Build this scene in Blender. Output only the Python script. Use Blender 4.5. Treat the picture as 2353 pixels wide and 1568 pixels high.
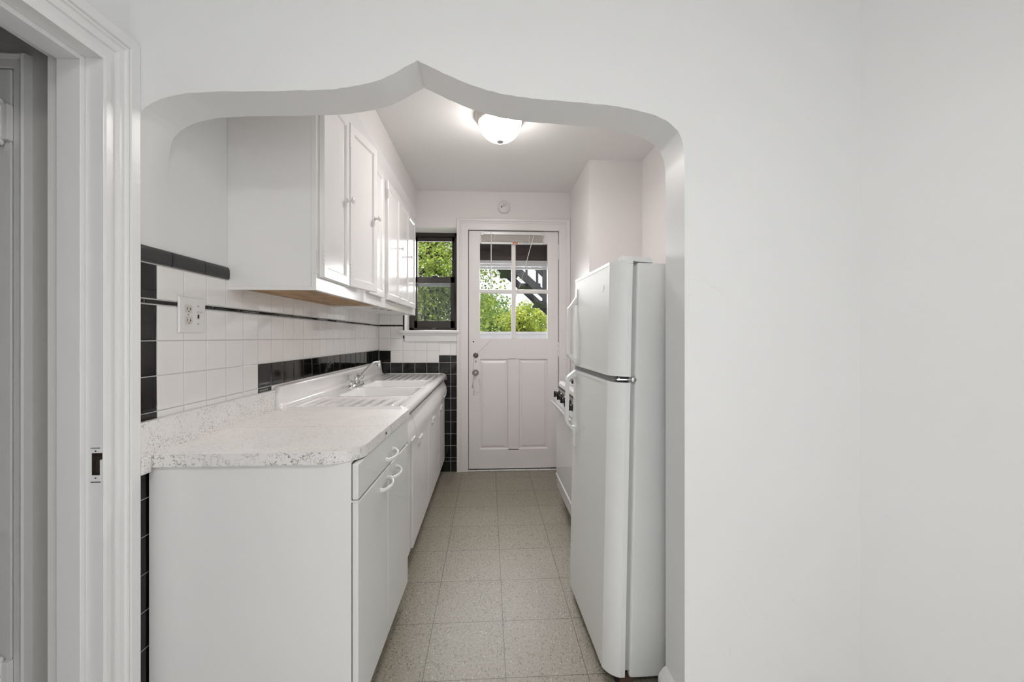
import bpy, bmesh, math, random
from mathutils import Vector, Matrix
import numpy as np

for o in list(bpy.data.objects):
    bpy.data.objects.remove(o)
SC = bpy.context.scene
COL = SC.collection
PI = math.pi

# ------------------------------------------------------------------ camera
F_PX, W_PX = 955.0, 2353.0
YAW = math.atan(53.8 / F_PX)
cd = bpy.data.cameras.new('camera')
cd.sensor_fit = 'HORIZONTAL'
cd.sensor_width = 36.0
cd.lens = F_PX / W_PX * 36.0
cd.shift_y = -15.0 / W_PX
cd.clip_start = 0.02
cd.clip_end = 200
cam = bpy.data.objects.new('camera', cd)
cam.location = (0, 0, 1.265)
cam.rotation_euler = (PI / 2, 0, -YAW)
COL.objects.link(cam)
SC.camera = cam

# ------------------------------------------------------------------ sky, sun, daylight, added fill lamps, exposure
world = bpy.data.worlds.new('sky')
SC.world = world
world.use_nodes = True
wb = world.node_tree.nodes['Background']
wb.inputs['Color'].default_value = (0.93, 0.96, 1.0, 1)
wb.inputs['Strength'].default_value = 0.95


def lamp(name, kind, loc, rot, energy, color=(1, 1, 1), **kw):
    l = bpy.data.lights.new(name, kind)
    l.energy = energy
    l.color = color
    for k, v in kw.items():
        setattr(l, k, v)
    o = bpy.data.objects.new(name, l)
    o.location = loc
    o.rotation_euler = rot
    COL.objects.link(o)
    return o


SUN = lamp('sun', 'SUN', (0, -5, 12), (math.radians(38), 0, math.radians(-12)), 5.5, (1.0, 0.97, 0.9), angle=0.3)
# added unseen area lamp behind the photographer, standing in for presumed window daylight
FILL_REAR = lamp('rear_fill_light', 'AREA', (-0.52, -2.50, 1.60), (PI / 2, 0, 0), 3, (0.975, 0.99, 1.0),
           shape='RECTANGLE', size=0.9, size_y=1.7)
FILL_SIDE = lamp('side_fill_light', 'AREA', (1.52, -1.25, 1.50), (PI / 2, 0, PI / 2), 15, (0.975, 0.99, 1.0),  # unseen fill added at the right; that wall has no window
            shape='RECTANGLE', size=1.8, size_y=1.9)
FILL_LEFT = lamp('left_fill_light', 'AREA', (-0.98, -1.25, 1.35), (PI / 2, 0, -PI / 2), 1, (0.975, 0.99, 1.0),  # another added fill, from the left, to even out the light
            shape='RECTANGLE', size=1.5, size_y=1.8)
FILL_TOP = lamp('overhead_fill_light', 'AREA', (-0.10, -0.70, 2.50), (0, 0, 0), 14.0, (1.0, 0.99, 0.975),  # added overhead area light without a fixture, brightens the upper walls
             shape='DISK', size=0.45)
# overcast light that comes in by the kitchen window and the glazed back door
WIN = lamp('kitchen_window_daylight', 'AREA', (-0.53, 4.60, 2.15), (-PI / 2 + 0.6, 0, 0), 20, (0.98, 0.98, 1.0),
           shape='RECTANGLE', size=0.60, size_y=0.90, spread=2.0)
DOORL = lamp('door_glass_daylight', 'AREA', (0.235, 4.56, 1.95), (-PI / 2 + 0.6, 0, 0), 11, (0.98, 0.98, 1.0),
             shape='RECTANGLE', size=0.70, size_y=0.80, spread=2.0)
SC.view_settings.view_transform = 'Standard'
SC.view_settings.look = 'None'
SC.view_settings.gamma = 1.0
SC.view_settings.exposure = 0.25
SC.view_settings.use_curve_mapping = False
SC.cycles.max_bounces = 8
SC.cycles.diffuse_bounces = 5
SC.cycles.glossy_bounces = 4
SC.cycles.use_adaptive_sampling = True
SC.cycles.adaptive_threshold = 0.08
SC.cycles.adaptive_min_samples = 12
SC.cycles.transparent_max_bounces = 8
SC.cycles.sample_clamp_indirect = 4.0
SC.cycles.caustics_reflective = False
SC.cycles.caustics_refractive = False

# ------------------------------------------------------------------ materials


class NT:
    def __init__(self, name):
        self.m = bpy.data.materials.new(name)
        self.m.use_nodes = True
        self.t = self.m.node_tree
        self.b = self.t.nodes['Principled BSDF']
        self.out = self.t.nodes['Material Output']

    def n(self, typ, **kw):
        x = self.t.nodes.new(typ)
        for k, v in kw.items():
            if k.startswith('i_'):
                x.inputs[k[2:].replace('_', ' ')].default_value = v
            else:
                setattr(x, k, v)
        return x

    def l(self, a, b):
        self.t.links.new(a, b)

    def obj(self, scale=(1, 1, 1)):
        tc = self.n('ShaderNodeTexCoord')
        mp = self.n('ShaderNodeMapping')
        mp.inputs['Scale'].default_value = scale
        self.l(tc.outputs['Object'], mp.inputs['Vector'])
        return mp.outputs['Vector']

    def noise(self, vec, scale, detail=2.0, rough=0.5):
        x = self.n('ShaderNodeTexNoise')
        x.inputs['Scale'].default_value = scale
        x.inputs['Detail'].default_value = detail
        x.inputs['Roughness'].default_value = rough
        self.l(vec, x.inputs['Vector'])
        return x.outputs['Fac']

    def ramp(self, fac, *stops, interp='LINEAR'):
        r = self.n('ShaderNodeValToRGB')
        e = r.color_ramp
        e.interpolation = interp
        while len(e.elements) < len(stops):
            e.elements.new(0.5)
        for el, (p, c) in zip(e.elements, stops):
            el.position = p
            el.color = c if len(c) == 4 else (*c, 1)
        self.l(fac, r.inputs['Fac'])
        return r.outputs['Color']

    def mix(self, fac, a, b, blend='MIX'):
        x = self.n('ShaderNodeMix', data_type='RGBA', blend_type=blend)
        for s, v in ((x.inputs['Factor'], fac), (x.inputs['A'], a), (x.inputs['B'], b)):
            if hasattr(v, 'is_output'):
                self.l(v, s)
            else:
                s.default_value = v if isinstance(v, (int, float)) else (*v, 1) if len(v) == 3 else v
        return x.outputs['Result']

    def math(self, op, a, b=None, clamp=False):
        x = self.n('ShaderNodeMath', operation=op, use_clamp=clamp)
        for i, v in enumerate((a, b)):
            if v is None:
                continue
            if hasattr(v, 'is_output'):
                self.l(v, x.inputs[i])
            else:
                x.inputs[i].default_value = v
        return x.outputs[0]

    def bump(self, h, strength, dist=0.002):
        x = self.n('ShaderNodeBump')
        x.inputs['Strength'].default_value = strength
        x.inputs['Distance'].default_value = dist
        self.l(h, x.inputs['Height'])
        self.l(x.outputs['Normal'], self.b.inputs['Normal'])

    def set(self, color=None, rough=None, metal=None, coat=None, spec=None, emit=None, estr=None):
        b = self.b
        if color is not None:
            if hasattr(color, 'is_output'):
                self.l(color, b.inputs['Base Color'])
            else:
                b.inputs['Base Color'].default_value = (*color, 1)
        if rough is not None:
            if hasattr(rough, 'is_output'):
                self.l(rough, b.inputs['Roughness'])
            else:
                b.inputs['Roughness'].default_value = rough
        if metal is not None:
            b.inputs['Metallic'].default_value = metal
        if coat is not None:
            b.inputs['Coat Weight'].default_value = coat
            b.inputs['Coat Roughness'].default_value = 0.08
        if spec is not None:
            b.inputs['Specular IOR Level'].default_value = spec
        if emit is not None:
            b.inputs['Emission Color'].default_value = (*emit, 1)
            b.inputs['Emission Strength'].default_value = estr
        return self


def flat(name, color, rough=0.5, metal=0.0, **kw):
    x = NT(name)
    f = x.noise(x.obj(), 9.0, 1)
    c = x.mix(f, tuple(k * 0.97 for k in color), tuple(min(1, k * 1.03) for k in color))
    x.set(c, rough, metal, **kw)
    return x.m


def painted(name, color, rough, grain=60.0, strength=0.12, waves=3.0, wstrength=0.0, dist=0.002):
    """Brushed / rolled paint over plaster or wood."""
    x = NT(name)
    v = x.obj()
    x.set(color, rough)
    h = x.noise(v, grain, 1)
    if wstrength > 1:
        h = x.math('ADD', h, x.math('MULTIPLY', x.noise(v, waves * 2.3, 1), wstrength))
    x.bump(h, strength, dist)
    return x.m


def wall_paint():
    x = NT('wall paint')
    v = x.obj()
    big = x.noise(v, 1.7, 1)
    c = x.mix(big, (0.80, 0.803, 0.80), (0.825, 0.828, 0.826))
    x.set(c, 0.42)
    h = x.math('ADD', x.math('MULTIPLY', x.noise(v, 55.0, 1), 0.35), x.math('MULTIPLY', x.noise(v, 7.0, 2), 1.4))
    x.bump(h, 0.25, 0.0015)
    return x.m


M = {}
M['wall'] = wall_paint()
M['kitchen'] = painted('kitchen wall paint', (0.83, 0.795, 0.785), 0.4, 50, 0.2, 2.2, 1.5, 0.0015)
M['ceiling'] = painted('ceiling paint', (0.82, 0.81, 0.80), 0.45, 40, 0.2, 2.0, 1.5, 0.0015)
M['trim'] = painted('trim paint', (0.81, 0.81, 0.81), 0.32, 45, 0.3, 9.0, 1.5, 0.0012)
M['shaded_trim'] = painted('shade-toned hall trim', (0.66, 0.66, 0.66), 0.4, 45, 0.4, 9.0, 1.8, 0.0015)  # trim white darkened, the hall's shade put into the colour
M['cabinet'] = painted('cabinet gloss paint', (0.82, 0.81, 0.80), 0.17, 70, 0.16, 12, 0.6, 0.0012)
M['metalcab'] = painted('enamelled cabinet paint', (0.80, 0.795, 0.79), 0.28, 30, 0.05, 4, 0.4, 0.001)
M['greycab'] = painted('enamelled drawer front paint', (0.76, 0.775, 0.76), 0.3, 30, 0.05, 4, 0.4, 0.001)
M['door'] = painted('back door paint', (0.80, 0.775, 0.765), 0.33, 40, 0.3, 8, 1.5, 0.0015)
M['white_tile'] = flat('white glazed tile', (0.85, 0.835, 0.815), 0.07, coat=0.3)
M['black_tile'] = flat('black glazed tile', (0.005, 0.0045, 0.004), 0.06, spec=0.38)
M['cap_tile'] = painted('black bullnose tile', (0.02, 0.02, 0.021), 0.2, 40, 0.15, 9, 0.5, 0.001)
M['grout'] = flat('grout', (0.60, 0.59, 0.57), 0.8)
M['porcelain'] = flat('white porcelain enamel', (0.84, 0.83, 0.82), 0.06, coat=0.4)
M['chrome'] = flat('chrome', (0.72, 0.72, 0.72), 0.09, 1.0)
M['steel'] = flat('worn steel', (0.36, 0.34, 0.31), 0.35, 1.0)
M['brass'] = flat('dull bronze', (0.16, 0.145, 0.12), 0.4, 0.8)
M['nickel'] = flat('brushed nickel', (0.55, 0.52, 0.50), 0.35, 0.85)
M['plastic'] = flat('white plastic', (0.76, 0.755, 0.75), 0.25)
M['ivory'] = flat('ivory plastic', (0.62, 0.59, 0.54), 0.3)
M['dark'] = flat('dark hole', (0.012, 0.011, 0.01), 0.8)
M['seam'] = flat('dark seam', (0.06, 0.06, 0.058), 0.8)
M['black'] = flat('black plastic', (0.012, 0.012, 0.013), 0.22)
M['iron'] = flat('black cast iron', (0.01, 0.01, 0.01), 0.5)
M['gasket'] = flat('grey rubber gasket', (0.48, 0.49, 0.49), 0.5)
M['divider'] = flat('grey divider strip', (0.22, 0.22, 0.22), 0.5)
M['rust'] = flat('rusty bracket', (0.08, 0.045, 0.03), 0.8)
M['brown_frame'] = flat('dark brown aluminium', (0.026, 0.021, 0.018), 0.5)
M['brown_panel'] = flat('brown panel', (0.052, 0.037, 0.035), 0.6)
M['aluminium'] = painted('weathered aluminium', (0.52, 0.53, 0.55), 0.4, 30, 0.2, 14, 1.0, 0.001)
M['stair'] = flat('dark painted stair wood', (0.022, 0.022, 0.028), 0.6)
M['orange'] = flat('orange warning sticker', (0.62, 0.13, 0.01), 0.5)
M['slat'] = flat('cream blind slats', (0.60, 0.565, 0.51), 0.4)
M['cord'] = flat('off white cord', (0.58, 0.56, 0.52), 0.7)
M['marker'] = flat('black marker ink', (0.03, 0.03, 0.03), 0.7)
M['hall'] = painted('shade-toned hall wall', (0.48, 0.47, 0.455), 0.5, 30, 0.5, 6, 2.0, 0.002)  # wall tone lowered to carry the shade beyond the doorway
M['mortise'] = painted('raw dark mortise wood', (0.035, 0.022, 0.016), 0.8, 90, 0.8, 20, 1.5, 0.003)
M['grass'] = flat('grass', (0.10, 0.17, 0.04), 0.9)
M['bounce'] = painted('pale oak floor', (0.74, 0.72, 0.70), 0.4, 20, 0.1, 5, 1.0, 0.001)  # unseen floor, made pale to bounce light up under the arch
M['baseblack'] = flat('black tile base', (0.008, 0.008, 0.008), 0.12)


def appliance(name, color, rough, grain, strength):
    x = NT(name)
    v = x.obj()
    vo = x.n('ShaderNodeTexVoronoi', feature='SMOOTH_F1')
    vo.inputs['Scale'].default_value = grain
    x.l(v, vo.inputs['Vector'])
    x.set(color, rough)
    x.bump(vo.outputs['Distance'], strength, 0.0008)
    return x.m


M['fridge'] = appliance('pebbled white fridge enamel', (0.80, 0.81, 0.795), 0.42, 260, 0.35)
M['fridge_edge'] = flat('smooth white fridge plastic', (0.83, 0.84, 0.835), 0.3)
M['fridge_side'] = flat('white fridge side', (0.82, 0.83, 0.825), 0.4)
M['range'] = flat('white range enamel', (0.74, 0.74, 0.745), 0.12)
M['range_panel'] = flat('grey range panel', (0.30, 0.29, 0.29), 0.35)


def floor_mat():
    x = NT('speckled vinyl tile')
    v = x.obj()
    sep = x.n('ShaderNodeSeparateXYZ')
    x.l(v, sep.inputs[0])

    def cell(out, off, p):
        a = x.math('DIVIDE', x.math('SUBTRACT', out, off), p)
        fl = x.math('FLOOR', a)
        fr = x.math('SUBTRACT', a, fl)
        d = x.math('MINIMUM', fr, x.math('SUBTRACT', 1.0, fr))
        return fl, x.math('MULTIPLY', d, p)
    ix, dx = cell(sep.outputs['X'], 0.063 - 0.305 * 8, 0.305)
    iy, dy = cell(sep.outputs['Y'], 1.5285 - 0.3055 * 16, 0.3055)
    cmb = x.n('ShaderNodeCombineXYZ')
    x.l(ix, cmb.inputs[0])
    x.l(iy, cmb.inputs[1])
    wn = x.n('ShaderNodeTexWhiteNoise', noise_dimensions='2D')
    x.l(cmb.outputs[0], wn.inputs['Vector'])
    base = x.mix(wn.outputs['Value'], (0.225, 0.202, 0.156), (0.262, 0.236, 0.188))
    base = x.mix(x.math('MULTIPLY', x.noise(v, 4.0, 4), 0.6), base, (0.22, 0.205, 0.15))
    base = x.mix(x.ramp(x.noise(v, 95.0, 4, 0.6), (0.40, (0, 0, 0)), (0.66, (1, 1, 1))), base, (0.335, 0.31, 0.258))
    sm = x.n('ShaderNodeMapping')
    sm.inputs['Scale'].default_value = (150, 62, 60)
    sm.inputs['Rotation'].default_value = (0, 0, 0.35)
    x.l(v, sm.inputs['Vector'])
    vo = x.n('ShaderNodeTexVoronoi')
    vo.inputs['Scale'].default_value = 1.0
    x.l(sm.outputs['Vector'], vo.inputs['Vector'])
    cs = x.n('ShaderNodeSeparateColor')
    x.l(vo.outputs['Color'], cs.inputs['Color'])
    spot = x.math('MULTIPLY', x.math('LESS_THAN', vo.outputs['Distance'], 0.34), x.math('GREATER_THAN', cs.outputs[0], 0.70))
    lite = x.math('MULTIPLY', x.math('LESS_THAN', vo.outputs['Distance'], 0.30), x.math('LESS_THAN', cs.outputs[0], 0.10))
    c = x.mix(x.math('MULTIPLY', spot, 0.75), base, (0.085, 0.072, 0.05))
    c = x.mix(x.math('MULTIPLY', lite, 0.5), c, (0.60, 0.58, 0.54))
    # scuffs and grime of their own shape
    grime = x.ramp(x.noise(v, 2.6, 5, 0.62), (0.56, (0, 0, 0)), (0.78, (1, 1, 1)))
    c = x.mix(x.math('MULTIPLY', grime, 0.35), c, (0.21, 0.195, 0.15))
    joint = x.math('MINIMUM', dx, dy)
    jm = x.n('ShaderNodeMapRange')
    jm.inputs['From Min'].default_value = 0.0009
    jm.inputs['From Max'].default_value = 0.0021
    jm.inputs['To Min'].default_value = 0.85
    jm.inputs['To Max'].default_value = 0.0
    x.l(joint, jm.inputs['Value'])
    c = x.mix(jm.outputs['Result'], c, (0.07, 0.06, 0.05))
    x.set(c, 0.42)
    x.bump(x.noise(v, 35, 3), 0.06, 0.001)
    return x.m


M['floor'] = floor_mat()


def laminate(name, base, dark, lo, hi, fine, vein):
    x = NT(name)
    v = x.obj()
    c = x.mix(x.ramp(x.noise(v, 5.0, 5, 0.6), (0.35, (0, 0, 0)), (0.7, (1, 1, 1))), base, tuple(k * 0.93 for k in base))
    sp = x.ramp(x.noise(v, fine, 5, 0.7), (lo, (1, 1, 1)), (hi, (0, 0, 0)))
    pat = x.ramp(x.noise(v, 14.0, 3), (0.38, (0.25, 0.25, 0.25)), (0.6, (1, 1, 1)))
    c = x.mix(x.math('MULTIPLY', sp, pat), c, dark)
    if vein:
        n = x.noise(v, 16.0, 5, 0.65)
        band = x.math('LESS_THAN', x.math('ABSOLUTE', x.math('SUBTRACT', n, 0.5)), 0.006)
        c = x.mix(x.math('MULTIPLY', band, x.math('MULTIPLY', pat, vein)), c, dark)
    x.set(c, 0.36)
    return x.m


M['lam_top'] = laminate('pale linen laminate', (0.88, 0.865, 0.835), (0.6, 0.545, 0.50), 0.36, 0.46, 130, 0)
M['lam_edge'] = laminate('speckled laminate', (0.82, 0.805, 0.79), (0.17, 0.155, 0.14), 0.39, 0.42, 105, 0.9)
M['lam_splash'] = laminate('fine speckled laminate', (0.83, 0.815, 0.80), (0.27, 0.255, 0.24), 0.40, 0.435, 190, 0)


def plywood():
    x = NT('stained plywood')
    v = x.obj((9.0, 1.6, 6.0))
    n = x.noise(v, 2.6, 6, 0.62)
    c = x.ramp(n, (0.25, (0.10, 0.055, 0.028)), (0.48, (0.34, 0.20, 0.095)), (0.7, (0.47, 0.30, 0.155)))
    st = x.ramp(x.noise(x.obj((2.2, 2.2, 2.2)), 2.2, 4, 0.6), (0.5, (0, 0, 0)), (0.64, (1, 1, 1)))
    c = x.mix(x.math('MULTIPLY', st, 0.6), c, (0.15, 0.09, 0.055))
    x.set(c, 0.6)
    return x.m


M['plywood'] = plywood()


def glass_mat(name, tint=(1, 1, 1), refl=0.08, haze=0.0):
    x = NT(name)
    x.t.nodes.remove(x.b)
    tr = x.n('ShaderNodeBsdfTransparent')
    tr.inputs['Color'].default_value = (*tint, 1)
    gl = x.n('ShaderNodeBsdfGlossy')
    gl.inputs['Roughness'].default_value = 0.02
    mx = x.n('ShaderNodeMixShader')
    fr = x.n('ShaderNodeLayerWeight')
    fr.inputs['Blend'].default_value = 0.12
    x.l(x.math('ADD', x.math('MULTIPLY', fr.outputs['Fresnel'], 0.25), refl * 0.08), mx.inputs['Fac'])
    x.l(tr.outputs[0], mx.inputs[1])
    x.l(gl.outputs[0], mx.inputs[2])
    last = mx
    if haze:
        df = x.n('ShaderNodeBsdfDiffuse')
        df.inputs['Color'].default_value = (0.6, 0.62, 0.63, 1)
        m2 = x.n('ShaderNodeMixShader')
        m2.inputs['Fac'].default_value = haze
        x.l(mx.outputs[0], m2.inputs[1])
        x.l(df.outputs[0], m2.inputs[2])
        last = m2
    x.l(last.outputs[0], x.out.inputs['Surface'])
    return x.m


M['glass'] = glass_mat('window glass')
M['hazed_glass'] = glass_mat('grey hazed glass', (0.82, 0.83, 0.83), 0.1, 0.06)  # lower pane's greyer reflection put in as tint and diffuse haze


def acrylic():
    x = NT('clear acrylic')
    x.set((0.9, 0.9, 0.9), 0.08)
    x.b.inputs['Transmission Weight'].default_value = 0.75
    x.b.inputs['IOR'].default_value = 1.45
    return x.m


M['acrylic'] = acrylic()


def lamp_glass():
    x = NT('lit frosted glass')
    v = x.obj()
    n = x.noise(v, 9.0, 3)
    x.set((0.85, 0.82, 0.78), 0.3, emit=(1.0, 0.955, 0.92), estr=1.0)
    s = x.n('ShaderNodeMapRange')
    s.inputs['From Min'].default_value = 0.3
    s.inputs['From Max'].default_value = 0.7
    s.inputs['To Min'].default_value = LAMP * 0.85
    s.inputs['To Max'].default_value = LAMP * 1.15
    x.l(n, s.inputs['Value'])
    x.l(s.outputs['Result'], x.b.inputs['Emission Strength'])
    return x.m


LAMP = 22
BULB = 7.0
M['lamp_glass'] = lamp_glass()


def leaf_mat(name, c1, c2, c3):
    x = NT(name)
    x.t.nodes.remove(x.b)
    geo = x.n('ShaderNodeNewGeometry')
    n = x.noise(geo.outputs['Position'], 1.7, 3)
    r = x.ramp(n, (0.3, c1), (0.5, c2), (0.68, c3))
    r = x.mix(x.math('MULTIPLY', x.noise(geo.outputs['Position'], 14.0, 2), 0.7), r, tuple(k * 0.55 for k in c1))
    d = x.n('ShaderNodeBsdfDiffuse')
    t = x.n('ShaderNodeBsdfTranslucent')
    x.l(r, d.inputs['Color'])
    x.l(r, t.inputs['Color'])
    mx = x.n('ShaderNodeMixShader')
    mx.inputs['Fac'].default_value = 0.45
    x.l(d.outputs[0], mx.inputs[1])
    x.l(t.outputs[0], mx.inputs[2])
    x.l(mx.outputs[0], x.out.inputs['Surface'])
    return x.m


M['leaf_green'] = leaf_mat('green maple leaves', (0.27, 0.38, 0.08), (0.42, 0.53, 0.13), (0.58, 0.65, 0.20))
M['leaf_yellow'] = leaf_mat('yellow green leaves', (0.36, 0.47, 0.08), (0.50, 0.57, 0.12), (0.66, 0.63, 0.15))
M['leaf_deep'] = leaf_mat('deep green leaves', (0.16, 0.30, 0.08), (0.26, 0.40, 0.11), (0.38, 0.50, 0.13))
M['bark'] = flat('bark', (0.055, 0.045, 0.038), 0.9)

# ------------------------------------------------------------------ mesh helpers


class MB:
    """Collects shapes and links them as ONE mesh object."""

    def __init__(self):
        self.v, self.f, self.mi, self.sm = [], [], [], []

    def add(self, vs, fs, mi=0, smooth=False):
        o = len(self.v)
        self.v += [tuple(p) for p in vs]
        for f in fs:
            self.f.append([i + o for i in f])
            self.mi.append(mi)
            self.sm.append(smooth)
        return self

    def bm(self, b, mi=0, smooth=False):
        b.verts.index_update()
        self.add([v.co[:] for v in b.verts], [[v.index for v in f.verts] for f in b.faces], mi, smooth)
        b.free()

    def box(self, x0, x1, y0, y1, z0, z1, bev=0.0, mi=0, seg=2):
        if bev <= 0:
            vs = [(x, y, z) for x in (x0, x1) for y in (y0, y1) for z in (z0, z1)]
            self.add(vs, [(0, 1, 3, 2), (4, 6, 7, 5), (0, 4, 5, 1), (2, 3, 7, 6), (0, 2, 6, 4), (1, 5, 7, 3)], mi)
            return self
        b = bmesh.new()
        bmesh.ops.create_cube(b, size=1)
        for v in b.verts:
            v.co = Vector(((x0 + x1) / 2 + v.co.x * (x1 - x0), (y0 + y1) / 2 + v.co.y * (y1 - y0), (z0 + z1) / 2 + v.co.z * (z1 - z0)))
        bmesh.ops.bevel(b, geom=b.edges[:], offset=min(bev, abs(x1 - x0) * .49, abs(y1 - y0) * .49, abs(z1 - z0) * .49), segments=seg, profile=0.5, affect='EDGES')
        self.bm(b, mi)
        return self

    def prism(self, poly, axis, a, b, bev=0.0, mi=0, smooth=False):
        """poly of 2-D points extruded along axis 'x' (poly = y,z), 'y' (x,z) or 'z' (x,y)."""
        def P(p, t):
            return {'x': (t, p[0], p[1]), 'y': (p[0], t, p[1]), 'z': (p[0], p[1], t)}[axis]
        q = bmesh.new()
        A = [q.verts.new(P(p, a)) for p in poly]
        B = [q.verts.new(P(p, b)) for p in poly]
        n = len(poly)
        q.faces.new(A)
        q.faces.new(B[::-1])
        for i in range(n):
            q.faces.new((A[i], B[i], B[(i + 1) % n], A[(i + 1) % n]))
        bmesh.ops.recalc_face_normals(q, faces=q.faces[:])
        if bev:
            bmesh.ops.bevel(q, geom=q.edges[:], offset=bev, segments=2, profile=0.5, affect='EDGES')
        self.bm(q, mi, smooth)
        return self

    def tube(self, path, r, n=10, mi=0, closed=False, flat=None):
        """round tube along a path; r a number or a list; flat=(sx, sz) squashes the section."""
        path = [Vector(p) for p in path]
        rs = r if isinstance(r, (list, tuple)) else [r] * len(path)
        rings, vs, fs = [], [], []
        up = None
        for i, p in enumerate(path):
            t = (path[min(i + 1, len(path) - 1)] - path[max(i - 1, 0)]).normalized()
            if up is None:
                up = t.orthogonal().normalized() if abs(t.z) > 0.95 else (Vector((0, 0, 1)) - t * t.z).normalized()
            else:
                up = (up - t * up.dot(t)).normalized()
            s = t.cross(up)
            fx, fz = flat or (1, 1)
            for k in range(n):
                a = 2 * PI * k / n
                vs.append(p + (s * math.cos(a) * fx + up * math.sin(a) * fz) * rs[i])
        for i in range(len(path) - 1):
            for k in range(n):
                fs.append((i * n + k, i * n + (k + 1) % n, (i + 1) * n + (k + 1) % n, (i + 1) * n + k))
        self.add(vs, fs, mi, True)
        o = len(path) - 1
        self.add(vs[:n], [list(range(n))[::-1]], mi)
        self.add(vs[o * n:], [list(range(n))], mi)
        return self

    def lathe(self, prof, center, axis='z', n=32, mi=0, smooth=True, lobes=0, amp=0.0):
        """prof = [(radius, height)] turned about an axis through center."""
        vs, fs = [], []
        c = Vector(center)
        for (r, h) in prof:
            for k in range(n):
                a = 2 * PI * k / n
                rr = r * (1 + amp * math.cos(lobes * a)) if lobes else r
                p = {'z': (rr * math.cos(a), rr * math.sin(a), h), '-z': (rr * math.cos(a), -rr * math.sin(a), -h),
                     'x': (h, rr * math.cos(a), rr * math.sin(a)), '-x': (-h, -rr * math.cos(a), rr * math.sin(a)),
                     'y': (-rr * math.cos(a), h, rr * math.sin(a)), '-y': (rr * math.cos(a), -h, rr * math.sin(a))}[axis]
                vs.append(c + Vector(p))
        for i in range(len(prof) - 1):
            for k in range(n):
                fs.append((i * n + k, i * n + (k + 1) % n, (i + 1) * n + (k + 1) % n, (i + 1) * n + k))
        if prof[0][0] > 1e-5:
            fs.append(list(range(n))[::-1])
        if prof[-1][0] > 1e-5:
            fs.append([(len(prof) - 1) * n + k for k in range(n)])
        self.add(vs, fs, mi, smooth)
        return self

    def shear(self, fn):
        self.v = [fn(*p) for p in self.v]
        return self

    def build(self, name, mats, parent=None, local=False, auto=None):
        me = bpy.data.meshes.new(name)
        vs = self.v
        if parent is not None and not local:
            l = parent['_at']
            vs = [(p[0] - l[0], p[1] - l[1], p[2] - l[2]) for p in vs]
        me.from_pydata(vs, [], self.f)
        for m in (mats if isinstance(mats, (list, tuple)) else [mats]):
            me.materials.append(M[m])
        me.polygons.foreach_set('material_index', self.mi)
        me.polygons.foreach_set('use_smooth', self.sm)
        me.update()
        o = bpy.data.objects.new(name, me)
        COL.objects.link(o)
        if parent is not None:
            o.parent = parent
            o['_at'] = [0, 0, 0] if local else list(parent['_at'])
        else:
            o['_at'] = [0, 0, 0]
        return o


def tag(o, label=None, cat=None, group=None, kind=None):
    for k, v in (('label', label), ('category', cat), ('group', group), ('kind', kind)):
        if v:
            o[k] = v
    return o


def thing(name, label, cat, loc=(0, 0, 0), rot=(0, 0, 0), group=None, kind=None):
    o = bpy.data.objects.new(name, None)
    o.empty_display_size = 0.05
    o.location = loc
    o.rotation_euler = rot
    COL.objects.link(o)
    o['_at'] = list(loc)
    return tag(o, label, cat, group, kind)


def struct(name, mb, mats, label, cat):
    o = mb.build(name, mats)
    return tag(o, label, cat, kind='structure')


def catmull(pts, k=6, closed=False):
    out = []
    for i in range(len(pts) - 1):
        p0 = pts[max(i - 1, 0)]
        p1, p2 = pts[i], pts[i + 1]
        p3 = pts[min(i + 2, len(pts) - 1)]
        for j in range(k):
            t = j / k
            out.append(tuple(0.5 * (2 * b + (c - a) * t + (2 * a - 5 * b + 4 * c - d) * t * t + (3 * b - a - 3 * c + d) * t ** 3)
                             for a, b, c, d in zip(p0, p1, p2, p3)))
    out.append(tuple(pts[-1]))
    return out


# ------------------------------------------------------------------ the setting
XL = -1.006          # left wall
YA, YA2 = 1.225, 1.360   # arch wall, front and kitchen side
YB = 3.86            # kitchen back wall
ZC = 2.59            # ceiling
XR = 1.15            # right wall of the front room
XK = 1.172           # kitchen alcove wall
YR = -2.6            # wall behind the photographer

fb0 = MB().box(-2.3, 2.0, YR - 0.1, YA - 0.001, -0.12, 0.0)
struct('floor_front', fb0, 'bounce', 'pale light-bouncing floor of the front room under the viewer', 'floor')
fb = MB().box(-2.3, 2.0, YA, YB + 0.22, -0.12, 0.0)
struct('floor', fb, 'floor', 'grey beige speckled vinyl tile floor of the narrow kitchen', 'floor')
cb = MB().box(-2.3, 2.0, YR - 0.1, YB + 0.30, ZC, ZC + 0.12)
struct('ceiling', cb, 'ceiling', 'plain white ceiling above the kitchen', 'ceiling')

# left wall with the doorway in the front room
DY0, DY1, DZ = 0.28, 1.138, 1.99
lw = MB()
lw.box(-1.118, XL, YR - 0.1, DY0, 0, ZC)
lw.box(-1.118, XL, DY0, DY1, DZ, ZC)
lw.box(-1.118, XL, DY1, YB + 0.30, 0, ZC)
struct('wall_left', lw, 'wall', 'white painted wall running along the left side of the kitchen', 'wall')

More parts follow.
